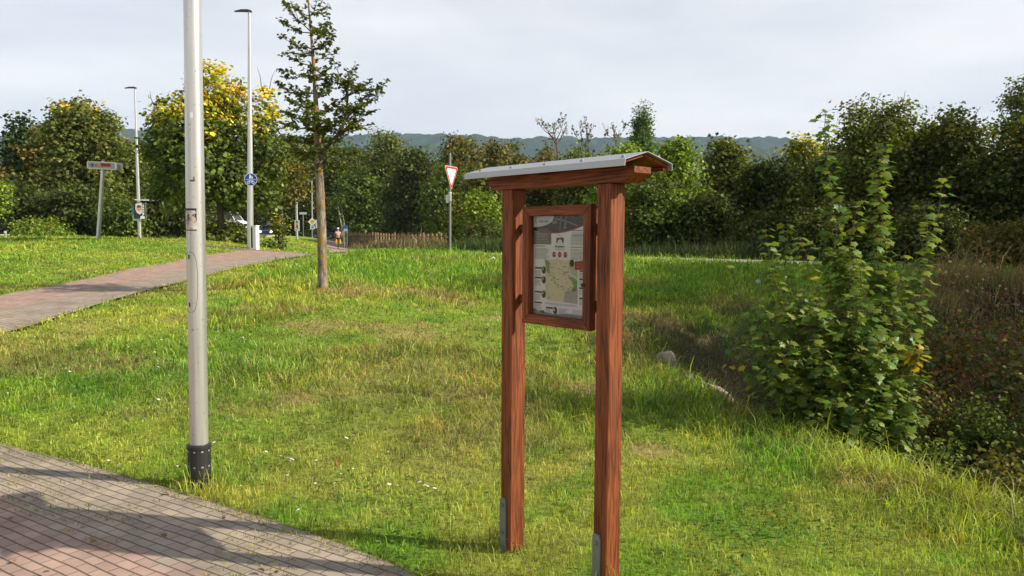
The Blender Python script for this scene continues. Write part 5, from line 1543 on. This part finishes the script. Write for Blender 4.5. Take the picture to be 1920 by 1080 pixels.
W('hedge_tree', 'dark tree right of the pointed olive tree', 1430, 34, 292, 48, shape='bush', pal='dark', n=11000, leaf=.15, group=G3)
W('hedge_tree', 'tree with a small golden top at the right end of the hill', 1510, 33, 246, 46, shape='bush', pal='olive', pal2='yellow', top2=.93, dens2=.9, n=12000, leaf=.15, group=G3)
W('hedge_tree', 'large dark bush with wispy grey twigs rising above the maple shrub', 1660, 25.5, 188, 108, shape='bush', pal='olive', n=26000, leaf=.115, group=G3, twigs=34)
W('hedge_tree', 'dark bushy tree behind the top of the maple shrub', 1570, 28, 262, 62, shape='bush', pal='dark', n=13000, leaf=.12, group=G3, twigs=8)
W('hedge_tree', 'dark tree filling the dip between the wispy twigged bush and the very dark tree', 1735, 26, 212, 62, shape='bush', pal='dark', n=14000, leaf=.12, group=G3, twigs=10)
W('hedge_tree', 'tall very dark tree near the right edge of the view', 1800, 24, 200, 90, shape='bush', pal='dark', n=20000, leaf=.115, group=G3, twigs=16)
W('hedge_tree', 'very dark tree cut by the right picture edge', 1915, 22, 215, 85, shape='bush', pal='dark', n=16000, leaf=.11, group=G3, twigs=10)
W('hedge_bush', 'dark undergrowth bush at the end of the footpath', 1560, 23.5, 385, 75, shape='bush', pal='dark', n=10000, leaf=.10, group=G3)
W('hedge_bush', 'dark undergrowth bush behind the thin wooden post', 1745, 20.5, 400, 85, shape='bush', pal='dark', n=10000, leaf=.09, group=G3)
W('hedge_bush', 'shaded bush with brown withered leaves at the right edge, below the dark trees', 1900, 18, 425, 70, shape='bush', pal='brown', n=9000, leaf=.08, group=G3)
W('hedge_bush', 'dark undergrowth left of the path end, behind the barrier', 1440, 26, 400, 60, shape='bush', pal='dark', n=8000, leaf=.11, group=G3)
W('birch_tree', 'drooping birch whose pale tips show in the upper right corner', 1945, 40, 120, 75, bot=3, shape='round', pal='olive', n=12000, leaf=.14, group=G3)
W('poplar_tree', 'slender columnar poplar rising above the hedge right of the roof', 1205, 85, 181, 19, shape='column', pal='poplar', n=20000, leaf=.22, group=G2)
q = at(646, 448, 88); tw = thing('slender_tree', 'pair of pale leaning stems with few leaves at the left end of the fence', 'tree', (q[0], 88, float(hgt(q[0], 88, False))), 0, G2)
b = MB(); b.tube([(0, 0, -.1), (-.35, 0, 2), (-.75, 0, 4.4)], [.09, .07, .04], 6); b.tube([(0, 0, .2), (-.05, 0, 1.2), (-.1, .3, 2.2), (-.5, .4, 4.6)], [.07, .06, .05, .03], 6); b.build('trunk', plain('pale_bark', (.40, .36, .30), .9), tw)
Pq = np.array([-.6, 0, 4.6]) + rng.normal(0, .55, (260, 3)); leaves_mesh('crown', Pq, unit(260) + [0, 0, .5], unit(260), rng.uniform(.15, .3, 260), pick('mid', 260), M_leaf, tw)
G4 = 'shrubs and brambles in the ditch'
for (px, D_, top, hw, pl_, lab, nl) in (
    (1775, 9.5, 612, 52, 'brown', 'rusty brown shrub uppermost on the far ditch bank', 2600), (1880, 9.0, 640, 58, 'olive', 'olive green shrub on the far ditch bank at the right edge', 3000),
    (1745, 7.6, 712, 48, 'brown', 'rusty shrub directly right of the yellow leaves of the maple shrub', 2600), (1850, 7.2, 735, 62, 'mid', 'green shrub in the middle of the ditch right of the rusty shrub', 3400),
    (1765, 6.3, 800, 48, 'mid', 'low green shrub right of the foot of the maple shrub', 2600), (1885, 5.9, 825, 62, 'brown', 'rusty brown shrub lowest at the right edge', 3400), (1700, 7.0, 800, 30, 'olive', 'small olive shrub tucked behind the maple shrub foot', 1400)):
    W('ditch_shrub', lab, px, D_, top, hw, bot=.25, shape='bush', pal=pl_, n=nl, leaf=.042, group=G4, cat='shrub', trunk=.02, limbs=8, twigs=7, tm=ovate_template(), clump=9, cs=.09)
# bare branched tree
def bare(label, px, D_, stem, tipsets, sub, r0):
    q = at(px, 300, D_); zb = float(hgt(q[0], D_, False))
    bt = thing('bare_tree', label, 'tree', (q[0], D_, zb), 0, G2)
    b = MB(); tips = []
    def P3(p, dy=0): a_ = at(p[0], p[1], D_); return np.array([a_[0] - q[0], dy, a_[2] - zb])
    S_ = [P3(p) for p in stem]; S_[0][2] = -.1
    b.tube(S_, list(np.linspace(r0, r0 * .45, len(S_))), 6)
    for e in tipsets:
        st_ = S_[-1] if random.random() < .5 else S_[-2] * .3 + S_[-1] * .7; en = P3(e, random.uniform(-.6, .6)); mid = (st_ + en) / 2 + rng.normal(0, .06, 3)
        b.tube([st_, mid, en], [r0 * .4, r0 * .25, .012], 5)
        for k in range(sub):
            t = random.uniform(.3, 1); s0 = st_ * (1 - t) + en * t; e2 = s0 + np.array([random.uniform(-.35, .35), random.uniform(-.3, .3), random.uniform(.1, .6)]); b.tube([s0, e2], [.018, .006], 4); tips.append((s0, e2))
    b.build('trunk', plain('reddish_bark', (.12, .07, .05), .9), bt)
    P = np.array([s0 * (1 - t) + e * t for s0, e in tips for t in rng.uniform(.2, 1.05, 4)]); nn = len(P); P += rng.normal(0, .05, P.shape)
    leaves_mesh('crown', P, unit(nn) + [0, 0, .6], unit(nn), rng.uniform(.08, .17, nn), pick('brown', nn), M_leaf, bt)
bare('half bare reddish tree with spreading twigs above the middle of the roof', 1045, 44, [(1045, 440), (1046, 300), (1043, 262)], ((1003, 224), (1020, 240), (1056, 228), (1060, 245), (1036, 235), (1030, 250)), 5, .08)
bare('thin sparse twigged sapling top right of the half bare reddish tree', 1098, 43, [(1098, 440), (1098, 300), (1098, 268)], ((1085, 228), (1100, 235), (1112, 252), (1078, 250), (1106, 245)), 5, .04)
bare('wispy sapling top just left of the poplar', 1155, 42, [(1155, 440), (1155, 300), (1156, 275)], ((1148, 240), (1172, 236), (1135, 252), (1160, 246)), 4, .035)

# off-frame trees on the right whose shade falls over the ditch and the far lawn
def px_off(label, x, y, W_, H, n, shape='bush', pal='mid', z0=.3):
    return tree('tall_tree', label, (x, y), W_, z0, H, pal, n=n, leaf=.24, shape=shape, group='trees right of the ditch', trunk=.2)
px_off('leafy tree to the right of the far lawn', 15.2, 12.3, 3.2, 10.6, 12000, shape='round', z0=4.7)
px_off('leafy tree further back right of the lawn', 20, 15.6, 3.6, 11.5, 13000)
px_off('leafy tree to the right of the ditch', 13.4, 8.0, 2.7, 8.5, 10000, shape='round', z0=4.7)
px_off('tall tree at the far right behind the hedge', 27, 19, 4.2, 11.5, 9000)
px_off('tall tree beside the hedge end', 24, 12, 3.4, 10.5, 8000)

# ------------------------------------------------------------------ slim hornbeam
print('hornbeam')
HD = 13.0
q = at(605, 545, HD); hx = q[0]; hz = float(hgt(hx, HD)) - .02
hb = thing('hornbeam_tree', 'slim tree with orange lichen on its trunk and airy crown, standing in the lawn', 'tree', (hx, HD, hz), 0)
def hp(px, py, dd=0):
    p_ = at(px, py, HD + dd); return np.array([p_[0] - hx, dd, p_[2] - hz])
tr_px = [(605, 552), (604.5, 500), (603, 420), (600, 350), (597, 300), (594, 230), (590, 150), (584, 70), (578, 0), (573, -60), (570, -100)]
tr_r = [.092, .080, .076, .070, .062, .046, .034, .022, .015, .009, .004]
tb = MB(); tk = MB(); tk.tube([hp(*p_) for p_ in tr_px], tr_r, 14); tk.build('trunk', M_barkm, hb, smooth=True)
tpts = [hp(*p_) for p_ in tr_px]
LP, LD, LN = [], [], []
def trunk_at(py):
    for (a, c) in zip(tr_px[:-1], tr_px[1:]):
        if a[1] >= py >= c[1]:
            t = (a[1] - py) / (a[1] - c[1]); return hp(a[0] + (c[0] - a[0]) * t, py)
    return hp(603, py)
def twig(p0, d, L_, leaf=True, r=.006, dens=1.0):
    d = d / np.linalg.norm(d); p = p0; pts = [p]; k = max(2, int(L_ / .07))
    for i in range(k):
        d = d + rng.normal(0, .16, 3) + np.array([0, 0, .03]); d /= np.linalg.norm(d); p = p + d * L_ / k; pts.append(p)
    tb.tube(pts, list(np.linspace(r, .0018, len(pts))), 4, False)
    if leaf:
        for i in range(1, len(pts)):
            for s_ in range(int(rng.poisson((4.0 + 2.0 * (pts[i][2] < 3.6)) * dens))):
                t = rng.uniform(0, 1); LP.append(pts[i - 1] * (1 - t) + pts[i] * t + rng.normal(0, .012, 3))
                a = rng.normal(0, 1, 3); LD.append(d * .6 + a * .8 - np.array([0, 0, .25])); LN.append(rng.normal(0, .45, 3) + np.array([0, 0, 1.0]))
    return pts
def limb(pts, r0, leaf=True, step=.10, tl=.34, start=.2, dens=1.0):
    pts = [np.array(p_) for p_ in pts]
    # smooth subdivide with a little wander
    P = [pts[0]]
    for a, c in zip(pts[:-1], pts[1:]):
        k = max(2, int(np.linalg.norm(c - a) / .15))
        for i in range(1, k + 1): P.append(a + (c - a) * i / k + (rng.normal(0, .018, 3) if i < k else 0))
    n = len(P); tb.tube(P, list(np.linspace(r0, .003, n)), 6, False)
    L_ = sum(np.linalg.norm(P[i + 1] - P[i]) for i in range(n - 1)); acc = 0; side = 1
    for i in range(n - 1):
        seg = P[i + 1] - P[i]; sl_ = np.linalg.norm(seg); u_ = seg / sl_
        m_ = max(1, int(round(sl_ / step)))
        for j in range(m_):
            f = (acc + sl_ * j / m_) / L_
            if f < start: continue
            side *= -1; perp = np.cross(u_, np.array([0, 0, 1.0])) * side + rng.normal(0, .35, 3); dirn = u_ * .7 + perp * .8 + np.array([0, 0, .12])
            twig(P[i] + seg * j / m_, dirn, tl * (1.15 - .75 * f) * rng.uniform(.6, 1.2), leaf, dens=dens)
        acc += sl_
    twig(P[-1], P[-1] - P[-2], .16, leaf, .004, dens)
BR = [  # (y on trunk, tip px, tip depth)
    (60, (536, 6), -.1), (62, (530, 42), .3), (92, (536, 74), -.3), (88, (614, 42), .2), (96, (621, 75), -.2), (112, (622, 97), .3), (122, (543, 105), .1), (142, (536, 135), -.3), (140, (611, 133), .2),
    (175, (530, 161), .1), (160, (624, 150), -.2), (30, (545, 12), .4), (30, (600, -5), -.3), (20, (608, 15), .3), (0, (556, -20), 0), (-20, (597, -40), 0), (45, (604, 62), -.5), (105, (560, 92), -.6),
    (200, (550, 193), -.5), (225, (533, 212), .4), (215, (640, 190), .5), (240, (538, 232), -.3), (250, (630, 232), -.6), (262, (545, 262), .6), (235, (645, 215), -.1), (205, (560, 178), .6),
    (270, (655, 250), .3), (280, (560, 290), -.5), (285, (660, 285), -.4), (290, (640, 318), .3), (150, (585, 128), -.7), (185, (612, 165), .7), (255, (590, 215), -.9), (275, (600, 250), .9), (230, (575, 200), -.9)]
for (ty, tip, dd) in BR:
    a = trunk_at(ty); e = hp(tip[0], tip[1], dd); mid = a * .5 + e * .5 + np.array([0, 0, -.05])
    limb([a, mid, e], .009 + .00003 * max(0, ty), step=.075)
# strong right limb with its fan
R0 = trunk_at(292); R1 = hp(632, 255, -.1); R2 = hp(648, 225, -.15); R3 = hp(652, 180, -.1)
tb.tube([R0, R1, R2, R3], [.036, .03, .024, .018], 8)
for tip, dd, s0 in (((626, 122), .1, R3), ((660, 132), -.2, R3), ((714, 160), 0, R2), ((700, 185), .3, R2), ((690, 213), -.2, R1), ((672, 165), .4, R3), ((684, 235), .2, R1), ((640, 150), -.4, R3), ((705, 170), -.4, R3), ((668, 240), -.5, R1), ((640, 205), .5, R2), ((672, 200), -.6, R2), ((655, 160), .1, R3)):
    e = hp(tip[0], tip[1], dd); limb([s0, s0 * .5 + e * .5 + np.array([0, 0, .06]), e], .014)
# bare orange-brown branch at the lower left
a = trunk_at(305); e = hp(508, 228, -.3); limb([a, hp(560, 285, -.1), hp(535, 262, -.2), e], .018, leaf=False, tl=.42, step=.11)
limb([a, hp(570, 300, -.4), hp(545, 300, -.6)], .014, dens=.5); limb([trunk_at(310), hp(625, 290, .3), hp(655, 305, .5)], .014, dens=.6)
limb([trunk_at(315), hp(585, 320, -.3), hp(565, 345, -.5)], .010, dens=.4)
tb.build('branches', M_bark, hb, smooth=True)
LP, LD, LN = np.array(LP), np.array(LD), np.array(LN); nn = len(LP)
print('hornbeam leaves', nn)
hc = np.array([[.11, .135, .022], [.075, .10, .018], [.19, .20, .03], [.05, .07, .016]])[rng.choice(4, nn, p=[.4, .3, .15, .15])] * rng.uniform(.7, 1.3, (nn, 1))
leaves_mesh('crown', LP, LN, LD, rng.uniform(.045, .088, nn), hc, M_leaf, hb, ovate_template())

# ------------------------------------------------------------------ maple shrub
print('shrub')
SDp = 6.55
q = at(1590, 860, SDp); sx0, sy0 = q[0], SDp; sz0 = float(hgt(sx0, sy0))
sb_ = thing('maple_shrub', 'tall multi stemmed young maple shrub with lobed leaves growing on the ditch edge', 'shrub', (sx0, sy0, sz0), 0)
def sp(px, py, dd=0):
    p_ = at(px, py, SDp + dd); return np.array([p_[0] - sx0, SDp + dd - sy0, p_[2] - sz0])
st = MB(); QP, QN, QD, QS, QC = [], [], [], [], []
GC = np.array([[.105, .180, .026], [.150, .220, .034], [.075, .130, .024], [.20, .235, .036]])
def leaf_at(p0, outd, size, yel=.004, top=0.):
    """petiole + blade"""
    outd = outd / np.linalg.norm(outd); pe = p0 + outd * size * rng.uniform(.5, .9) + np.array([0, 0, size * .15])
    st.tube([p0, pe], [.0016, .0012], 3, False)
    QP.append(pe); QD.append(outd * np.array([1, 1, .3]) + np.array([0, 0, -.35 + rng.normal(0, .2)])); QN.append(np.array([0, 0, 1.0]) + outd * .55 + rng.normal(0, .34, 3)); QS.append(size)
    if rng.uniform() < yel: QC.append(np.array([.50, .36, .03]) * rng.uniform(.7, 1.1))
    else:
        c = GC[rng.choice(4, p=[.42 - .2 * top, .28, .22 - .12 * top, .08 + .32 * top])] * rng.uniform(.75, 1.3); QC.append(c)
def stem(pts, r0, node=.085, size=.085, side=True, yel=.015, sidedens=.35, start=.05):
    P = [np.array(pts[0])]
    for a, c in zip(pts[:-1], pts[1:]):
        a, c = np.array(a), np.array(c); k = max(2, int(np.linalg.norm(c - a) / .12))
        for i in range(1, k + 1): P.append(a + (c - a) * i / k + (rng.normal(0, .007, 3)))
    n = len(P); st.tube(P, list(np.linspace(r0, .0025, n)), 6, False)
    seg = [np.linalg.norm(P[i + 1] - P[i]) for i in range(n - 1)]; L_ = sum(seg); s_ = 0; i = 0; acc = 0; ph = rng.uniform(0, 3.14)
    while s_ < L_:
        while i < n - 2 and acc + seg[i] < s_: acc += seg[i]; i += 1
        t = (s_ - acc) / seg[i]; p_ = P[i] * (1 - t) + P[i + 1] * t; f = s_ / L_
        if f > start:
            nk = 2 if f < .25 else (3 if (f > .45 and r0 > .0115) else 3)
            for kk in range(nk):
                an = ph + kk * 2 * math.pi / nk + rng.normal(0, .2); o_ = np.array([math.cos(an), math.sin(an), .25])
                leaf_at(p_, o_, size * rng.uniform(.6, 1.15) * (1 - .35 * f * f), yel, f)
                if side and rng.uniform() < sidedens * (1 - f):
                    e = p_ + o_ * np.array([1, 1, 1.2]) * rng.uniform(.15, .42) * (1.1 - f); stem([p_, (p_ + e) / 2 + np.array([0, 0, .01]), e], .004, .07, size * .95, False, yel, 0, .2)
            ph += 1.57 + rng.normal(0, .15)
        s_ += node * rng.uniform(.75, 1.25)
STEMS = [([(1590, 870), (1578, 600), (1562, 430), (1550, 300), (1545, 208)], 0, .013, .062), ([(1600, 870), (1655, 600), (1640, 420), (1648, 330), (1656, 270)], .05, .013, .055), ([(1610, 870), (1668, 560), (1655, 400), (1642, 320)], .2, .010, .08),
         ([(1560, 870), (1480, 640), (1450, 520), (1435, 430)], -.2, .010, .08), ([(1550, 860), (1500, 640), (1470, 500), (1478, 425)], .1, .010, .08), ([(1640, 870), (1700, 640), (1728, 520), (1740, 420), (1730, 385)], .1, .010, .085),
         ([(1650, 850), (1710, 640), (1750, 460), (1768, 335)], .25, .008, .11), ([(1590, 860), (1600, 600), (1590, 470), (1612, 372)], -.25, .009, .085), ([(1580, 860), (1540, 640), (1560, 520), (1572, 410)], .3, .009, .085),
         ([(1560, 860), (1440, 760), (1400, 690), (1372, 655)], 0, .007, .09), ([(1540, 860), (1450, 690), (1400, 600), (1370, 500)], .1, .008, .12), ([(1640, 860), (1700, 760), (1712, 690), (1722, 650)], -.2, .008, .08), ([(1640, 870), (1680, 820), (1700, 790)], -.3, .006, .07),
         ([(1570, 870), (1500, 760), (1430, 640), (1420, 560)], -.3, .008, .085), ([(1620, 870), (1650, 720), (1680, 560), (1700, 470)], -.15, .009, .085), ([(1600, 870), (1560, 700), (1530, 560), (1500, 450)], -.35, .009, .085),
         ([(1600, 865), (1620, 700), (1625, 560), (1600, 480)], -.45, .009, .085), ([(1580, 870), (1520, 780), (1460, 740), (1430, 700)], -.35, .007, .075), ([(1610, 870), (1650, 790), (1690, 720)], -.45, .007, .075), ([(1590, 870), (1560, 800), (1550, 720), (1530, 640)], -.5, .008, .075), ([(1590, 870), (1610, 800), (1640, 700), (1650, 620)], -.55, .008, .075)]
for pts, dd, r0, nd in STEMS:
    k = len(pts)
    P3 = [sp(px, py, dd * (i / (k - 1))) for i, (px, py) in enumerate(pts)]; P3[0] = np.array([(pts[0][0] - 1590) / 1450 * 6.5 * .5, 0, -.05])
    stem(P3, r0, nd * .72, .104, True, .004, .55)
# fill of short leafy shoots in the lower body
for k in range(130):
    aa = rng.uniform(0, 6.283); ra = math.sqrt(rng.uniform(0, 1)); cyq = 720 + 130 * ra * math.sin(aa); p0 = sp(1560 + (cyq - 720) * .4 + 108 * ra * math.cos(aa), cyq, rng.uniform(-.5, .6)); d = rng.normal(0, 1, 3); d[2] = abs(d[2]) * .6; d /= np.linalg.norm(d); e = p0 + d * rng.uniform(.15, .4)
    stem([p0, (p0 + e) / 2, e], .004, .06, .09, False, .006, 0, 0)
stem([sp(1700, 700, -.2), sp(1720, 665, -.25), sp(1728, 645, -.3)], .004, .035, .085, False, .95, 0, 0)
stem([sp(1400, 690, 0), sp(1385, 690, 0), sp(1362, 688, 0)], .004, .06, .08, False, .7, 0, 0)
st.build('stem', plain('shoot_bark', (.12, .065, .035), .7), sb_, smooth=True)
QP, QN, QD, QS, QC = map(np.array, (QP, QN, QD, QS, QC)); print('shrub leaves', len(QP))
leaves_mesh('foliage', QP, QN, QD, QS * .92, QC, M_syc, sb_, maple_template())

# ------------------------------------------------------------------ ditch growth
print('ditch')
n = 60000
x = rng.uniform(2.2, 10.5, n); y = rng.uniform(1.5, 13, n)
ins = in_ditch(x, y); dn = seg_dist(x, y, near_crest); df = seg_dist(x, y, far_rim)
lum = fbm(x, y, .9, 61, 3)
k = ins & (dn > .45) & (dn > rng.uniform(.2, 1.1, n)) & (x > 2.9 + .18 * np.maximum(0, y - 7)) & (rng.uniform(0, 1, n) < 1.1 * (1 - sstep(9, 13, y) * .6))
x, y, dn, lum = x[k], y[k], dn[k], lum[k]; n = len(x)
zs = -.85 + 1.15 * sstep(.5, 4.2, dn) + (lum - .4) * .95
zg = hgt(x, y, False); z = np.maximum(zg + .02, zs - rng.exponential(.16, n))
bc = np.array([[.060, .090, .020], [.120, .110, .030], [.17, .075, .030], [.085, .055, .030], [.16, .18, .035], [.45, .34, .04]]) * 1.4
zone = fbm(x, y, .8, 71, 2)
pr = np.c_[.34 + 0 * zone, .22 + 0 * zone, .10 + .5 * sstep(.45, .65, zone), .2 + 0 * zone, .10 + 0 * zone, .012 + 0 * zone]; pr /= pr.sum(1)[:, None]
ci = (rng.uniform(0, 1, n)[:, None] > np.cumsum(pr, 1)).sum(1)
col = bc[np.minimum(ci, 5)] * rng.uniform(.6, 1.35, (n, 1))
o = leaves_mesh('bramble_thicket', np.c_[x, y, z], unit(n) * .8 + [0, 0, .8], unit(n), rng.uniform(.03, .075, n), col, M_leaf, None, ovate_template())
tag(o, 'dark tangled brambles with reddish leaves filling the shaded ditch', 'brambles', kind='stuff')
# dry tall grass on the far bank and at the head of the ditch
n = 46000
x = rng.uniform(1.6, 15, n); y = rng.uniform(7, 17.2, n)
dn = seg_dist(x, y, near_crest)
k = (x > .47 * y + (vnoise(x, y, 1.3, 9) - .3) * 1.5) & (x > 4.2) & (y < 16.6 + .0 * x) & (path_mask(x, y) < .5) & (y > 7.5) & (dn > 2.0) & (x < .8 * y + 1.5)
x, y = x[k], y[k]; n = len(x)
m_ = fbm(x, y, .9, 83, 3); h = rng.gamma(5, .2, n) * (.22 + .55 * sstep(.35, .7, m_)) * (1 - .6 * sstep(15, 16.4, y))
cb = np.array([[.34, .22, .12], [.22, .14, .08], [.17, .17, .055], [.42, .31, .17], [.26, .12, .065]]) * 1.3
col = cb[rng.choice(5, n, p=[.34, .26, .18, .1, .12])] * rng.uniform(.6, 1.3, (n, 1))
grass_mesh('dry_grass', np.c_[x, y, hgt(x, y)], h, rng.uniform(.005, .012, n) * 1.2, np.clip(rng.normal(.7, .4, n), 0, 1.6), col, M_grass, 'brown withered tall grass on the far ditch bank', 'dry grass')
n = 9000
x = rng.uniform(5, 13, n); y = rng.uniform(8, 15.5, n); k = (x < .8 * y + 1) & in_ditch(x, y) & (fbm(x, y, .8, 99, 2) > .5); x, y = x[k], y[k]; n = len(x)
z = hgt(x, y) + rng.uniform(.1, .75, n)
o = leaves_mesh('withered_weeds', np.c_[x, y, z], unit(n) + [0, 0, .4], unit(n), rng.uniform(.03, .07, n), cb[rng.choice(5, n)] * rng.uniform(.6, 1.4, (n, 1)), M_leaf, None, ovate_template())
tag(o, 'withered brown and reddish weeds among the dry grass', 'weeds', kind='stuff')
n = 5200
x = rng.uniform(1.6, 3.4, n); y = rng.uniform(6.3, 9.2, n); dn = seg_dist(x, y, near_crest); k = in_ditch(x, y) & (dn > .08) & (dn < .85); x, y = x[k], y[k]; n = len(x)
grass_mesh('straw_fringe', np.c_[x, y, hgt(x, y)], rng.gamma(5, .2, n) * .16, rng.uniform(.003, .006, n), np.clip(rng.normal(1.1, .4, n), 0, 1.8), np.array([.34, .23, .11]) * rng.uniform(.5, 1.2, (n, 1)), M_grass, 'fringe of pale dead straw just below the near ditch edge', 'dry grass')
n = 16000
x = rng.uniform(1.4, 5.6, n); y = rng.uniform(7.2, 13.4, n); k = in_ditch(x, y) & (rng.uniform(0, 1, n) < .35 + .65 * (fbm(x, y, 1.5, 111, 3) > .48)); x, y = x[k], y[k]; n = len(x)
gm = (fbm(x, y, 1.1, 113, 3) > .53) & (rng.uniform(0, 1, n) < .8)
cg = np.where(gm[:, None], np.array([.10, .19, .03]), np.array([.30, .21, .12])) * rng.uniform(.45, 1.3, (n, 1))
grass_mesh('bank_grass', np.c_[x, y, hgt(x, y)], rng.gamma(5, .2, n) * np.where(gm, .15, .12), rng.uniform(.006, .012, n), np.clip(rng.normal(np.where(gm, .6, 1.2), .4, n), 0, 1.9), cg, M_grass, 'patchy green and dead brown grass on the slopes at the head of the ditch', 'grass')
# weeds along the hedge foot behind the footpath and round the fence
def weed_band(n, line, spread, hh, cols, label, wd_=.02):
    t = rng.uniform(0, 1, n) * (len(line) - 1); i = np.minimum(t.astype(int), len(line) - 2); f = (t - i)[:, None]; P = line[i] * (1 - f) + line[i + 1] * f
    P = P + rng.normal(0, 1, (n, 2)) * spread; k = path_mask(P[:, 0], P[:, 1]) < .5; P = P[k]; n = len(P)
    h = rng.gamma(5, .2, n) * hh * (.5 + fbm(P[:, 0], P[:, 1], .7, 5, 2)); c = np.array(cols)[rng.integers(0, len(cols), n)] * rng.uniform(.6, 1.3, (n, 1))
    return grass_mesh('weeds', np.c_[P, hgt(P[:, 0], P[:, 1])], h, rng.uniform(.5, 1.3, n) * wd_, np.clip(rng.normal(.4, .3, n), 0, 1.3), c, M_grass, label, 'weeds')
weed_band(15000, offset_line(side_c[2:], 2.0), .55, .34, [(.05, .08, .018), (.07, .10, .025), (.06, .05, .03), (.04, .06, .015)], 'dark tall weeds along the hedge foot behind the footpath', .018)
weed_band(11000, np.array([A + (Bp - A) * t for t in np.linspace(-.05, 1, 12)]) + np.array([-.2, -1.3]), .8, .48, [(.26, .17, .10), (.17, .11, .07), (.10, .10, .04), (.30, .22, .12)], 'tall dry brown weeds in front of the wooden fence', .05)
weed_band(5000, np.array([(-4.4, 30), (-1.5, 29.2), (0, 28.5), (2.5, 27.5)]), .7, .35, [(.09, .15, .025), (.07, .12, .02)], 'fresh green tall grass around the foot of the give way sign', .02)

# ------------------------------------------------------------------ hill and mast
print('hill')
def hill(name, D, prof, thick, col, seed):
    xs_px = np.linspace(prof[0][0], prof[-1][0], 260); tops = np.interp(xs_px, [p[0] for p in prof], [p[1] for p in prof])
    rows = 40; V = []; cc = []
    for j in range(rows):
        t = j / (rows - 1)
        for px, ty in zip(xs_px, tops):
            top = at(px, ty, D)
            d_ = D - thick * (1 - t)
            x = top[0] * d_ / D; zz = top[2] * sstep(0, 1, t) ** .9 + (float(vnoise(px * .11, t * 14, 1, seed)) - .5) * 16 * min(1, t * 2) + random.uniform(-4.5, 4.5) * (t > .2)
            V.append((x, d_, max(0, zz))); cc.append([c * (.45 + 1.1 * float(vnoise(px * .35, t * 26, 1, seed + 1)) * random.uniform(.7, 1.3)) for c in col])
    for px, ty in zip(xs_px, tops): top = at(px, ty, D); V.append((top[0] * 1.15, D + 500, 0)); cc.append(col)
    n = len(xs_px); Fc = [(j * n + i, j * n + i + 1, (j + 1) * n + i + 1, (j + 1) * n + i) for j in range(rows) for i in range(n - 1)]
    o = fast_mesh(name, V, np.array(Fc), plain_t, col=np.array(cc)); return tag(o, kind='structure')
plain_t, nt, o = new_mat('forest_cover'); pd = nt.nodes.new('ShaderNodeBsdfDiffuse'); a = nt.nodes.new('ShaderNodeAttribute'); a.attribute_name = 'tint'; nt.links.new(a.outputs['Color'], pd.inputs['Color']); nt.links.new(pd.outputs[0], o.inputs[0])
hill('hill', 3000, [(-200, 268), (230, 246), (300, 250), (500, 262), (740, 256), (800, 254), (830, 255), (850, 258), (880, 259), (900, 255), (950, 265), (1000, 262), (1050, 262), (1100, 263), (1200, 262), (1300, 261), (1400, 262), (1480, 264), (1540, 275), (1700, 300), (2000, 340)], 1300, (.022, .045, .020), 3)
hill('hill', 1900, [(500, 330), (700, 296), (760, 280), (800, 276), (850, 285), (900, 290), (1000, 300), (1100, 296), (1250, 290), (1350, 285), (1420, 280), (1500, 300), (1700, 340)], 700, (.035, .06, .022), 9)
q = at(1062.5, 262, 2950); zt = at(1062.5, 232, 2950)[2]
mast = thing('radio_mast', 'thin red and white radio mast on the distant hill ridge', 'radio mast', (q[0], 2950, q[2] - 12))
b = MB(); hh = zt - q[2] + 12; b.tube([(0, 0, 0), (0, 0, hh * .7), (0, 0, hh)], [1.8, 1.4, .7], 6); b.build('mast', plain('mast_paint', (.35, .32, .32), .7), mast)
for f, r_ in ((.5, 7), (.62, 5.5), (.72, 4)):
    b = MB(); b.lathe([(r_, hh * f), (r_, hh * f + 2.4)], 10); b.build('platform', plain('mast_grey', (.3, .3, .32), .7), mast)

# ------------------------------------------------------------------ haze
mh, nt, o = new_mat('haze_air'); pv = nt.nodes.new('ShaderNodeVolumePrincipled')
pv.inputs['Color'].default_value = (.62, .78, 1.0, 1); pv.inputs['Density'].default_value = .00011; pv.inputs['Anisotropy'].default_value = 0.0
nt.links.new(pv.outputs[0], o.inputs['Volume'])
b = MB(); b.box(-4200, 4200, -400, 3700, -3.0, 560)
hz_ = b.build('haze', mh); tag(hz_, 'thin blue summer haze filling the air towards the hills', 'haze', kind='stuff')
print('objects', len(bpy.data.objects))
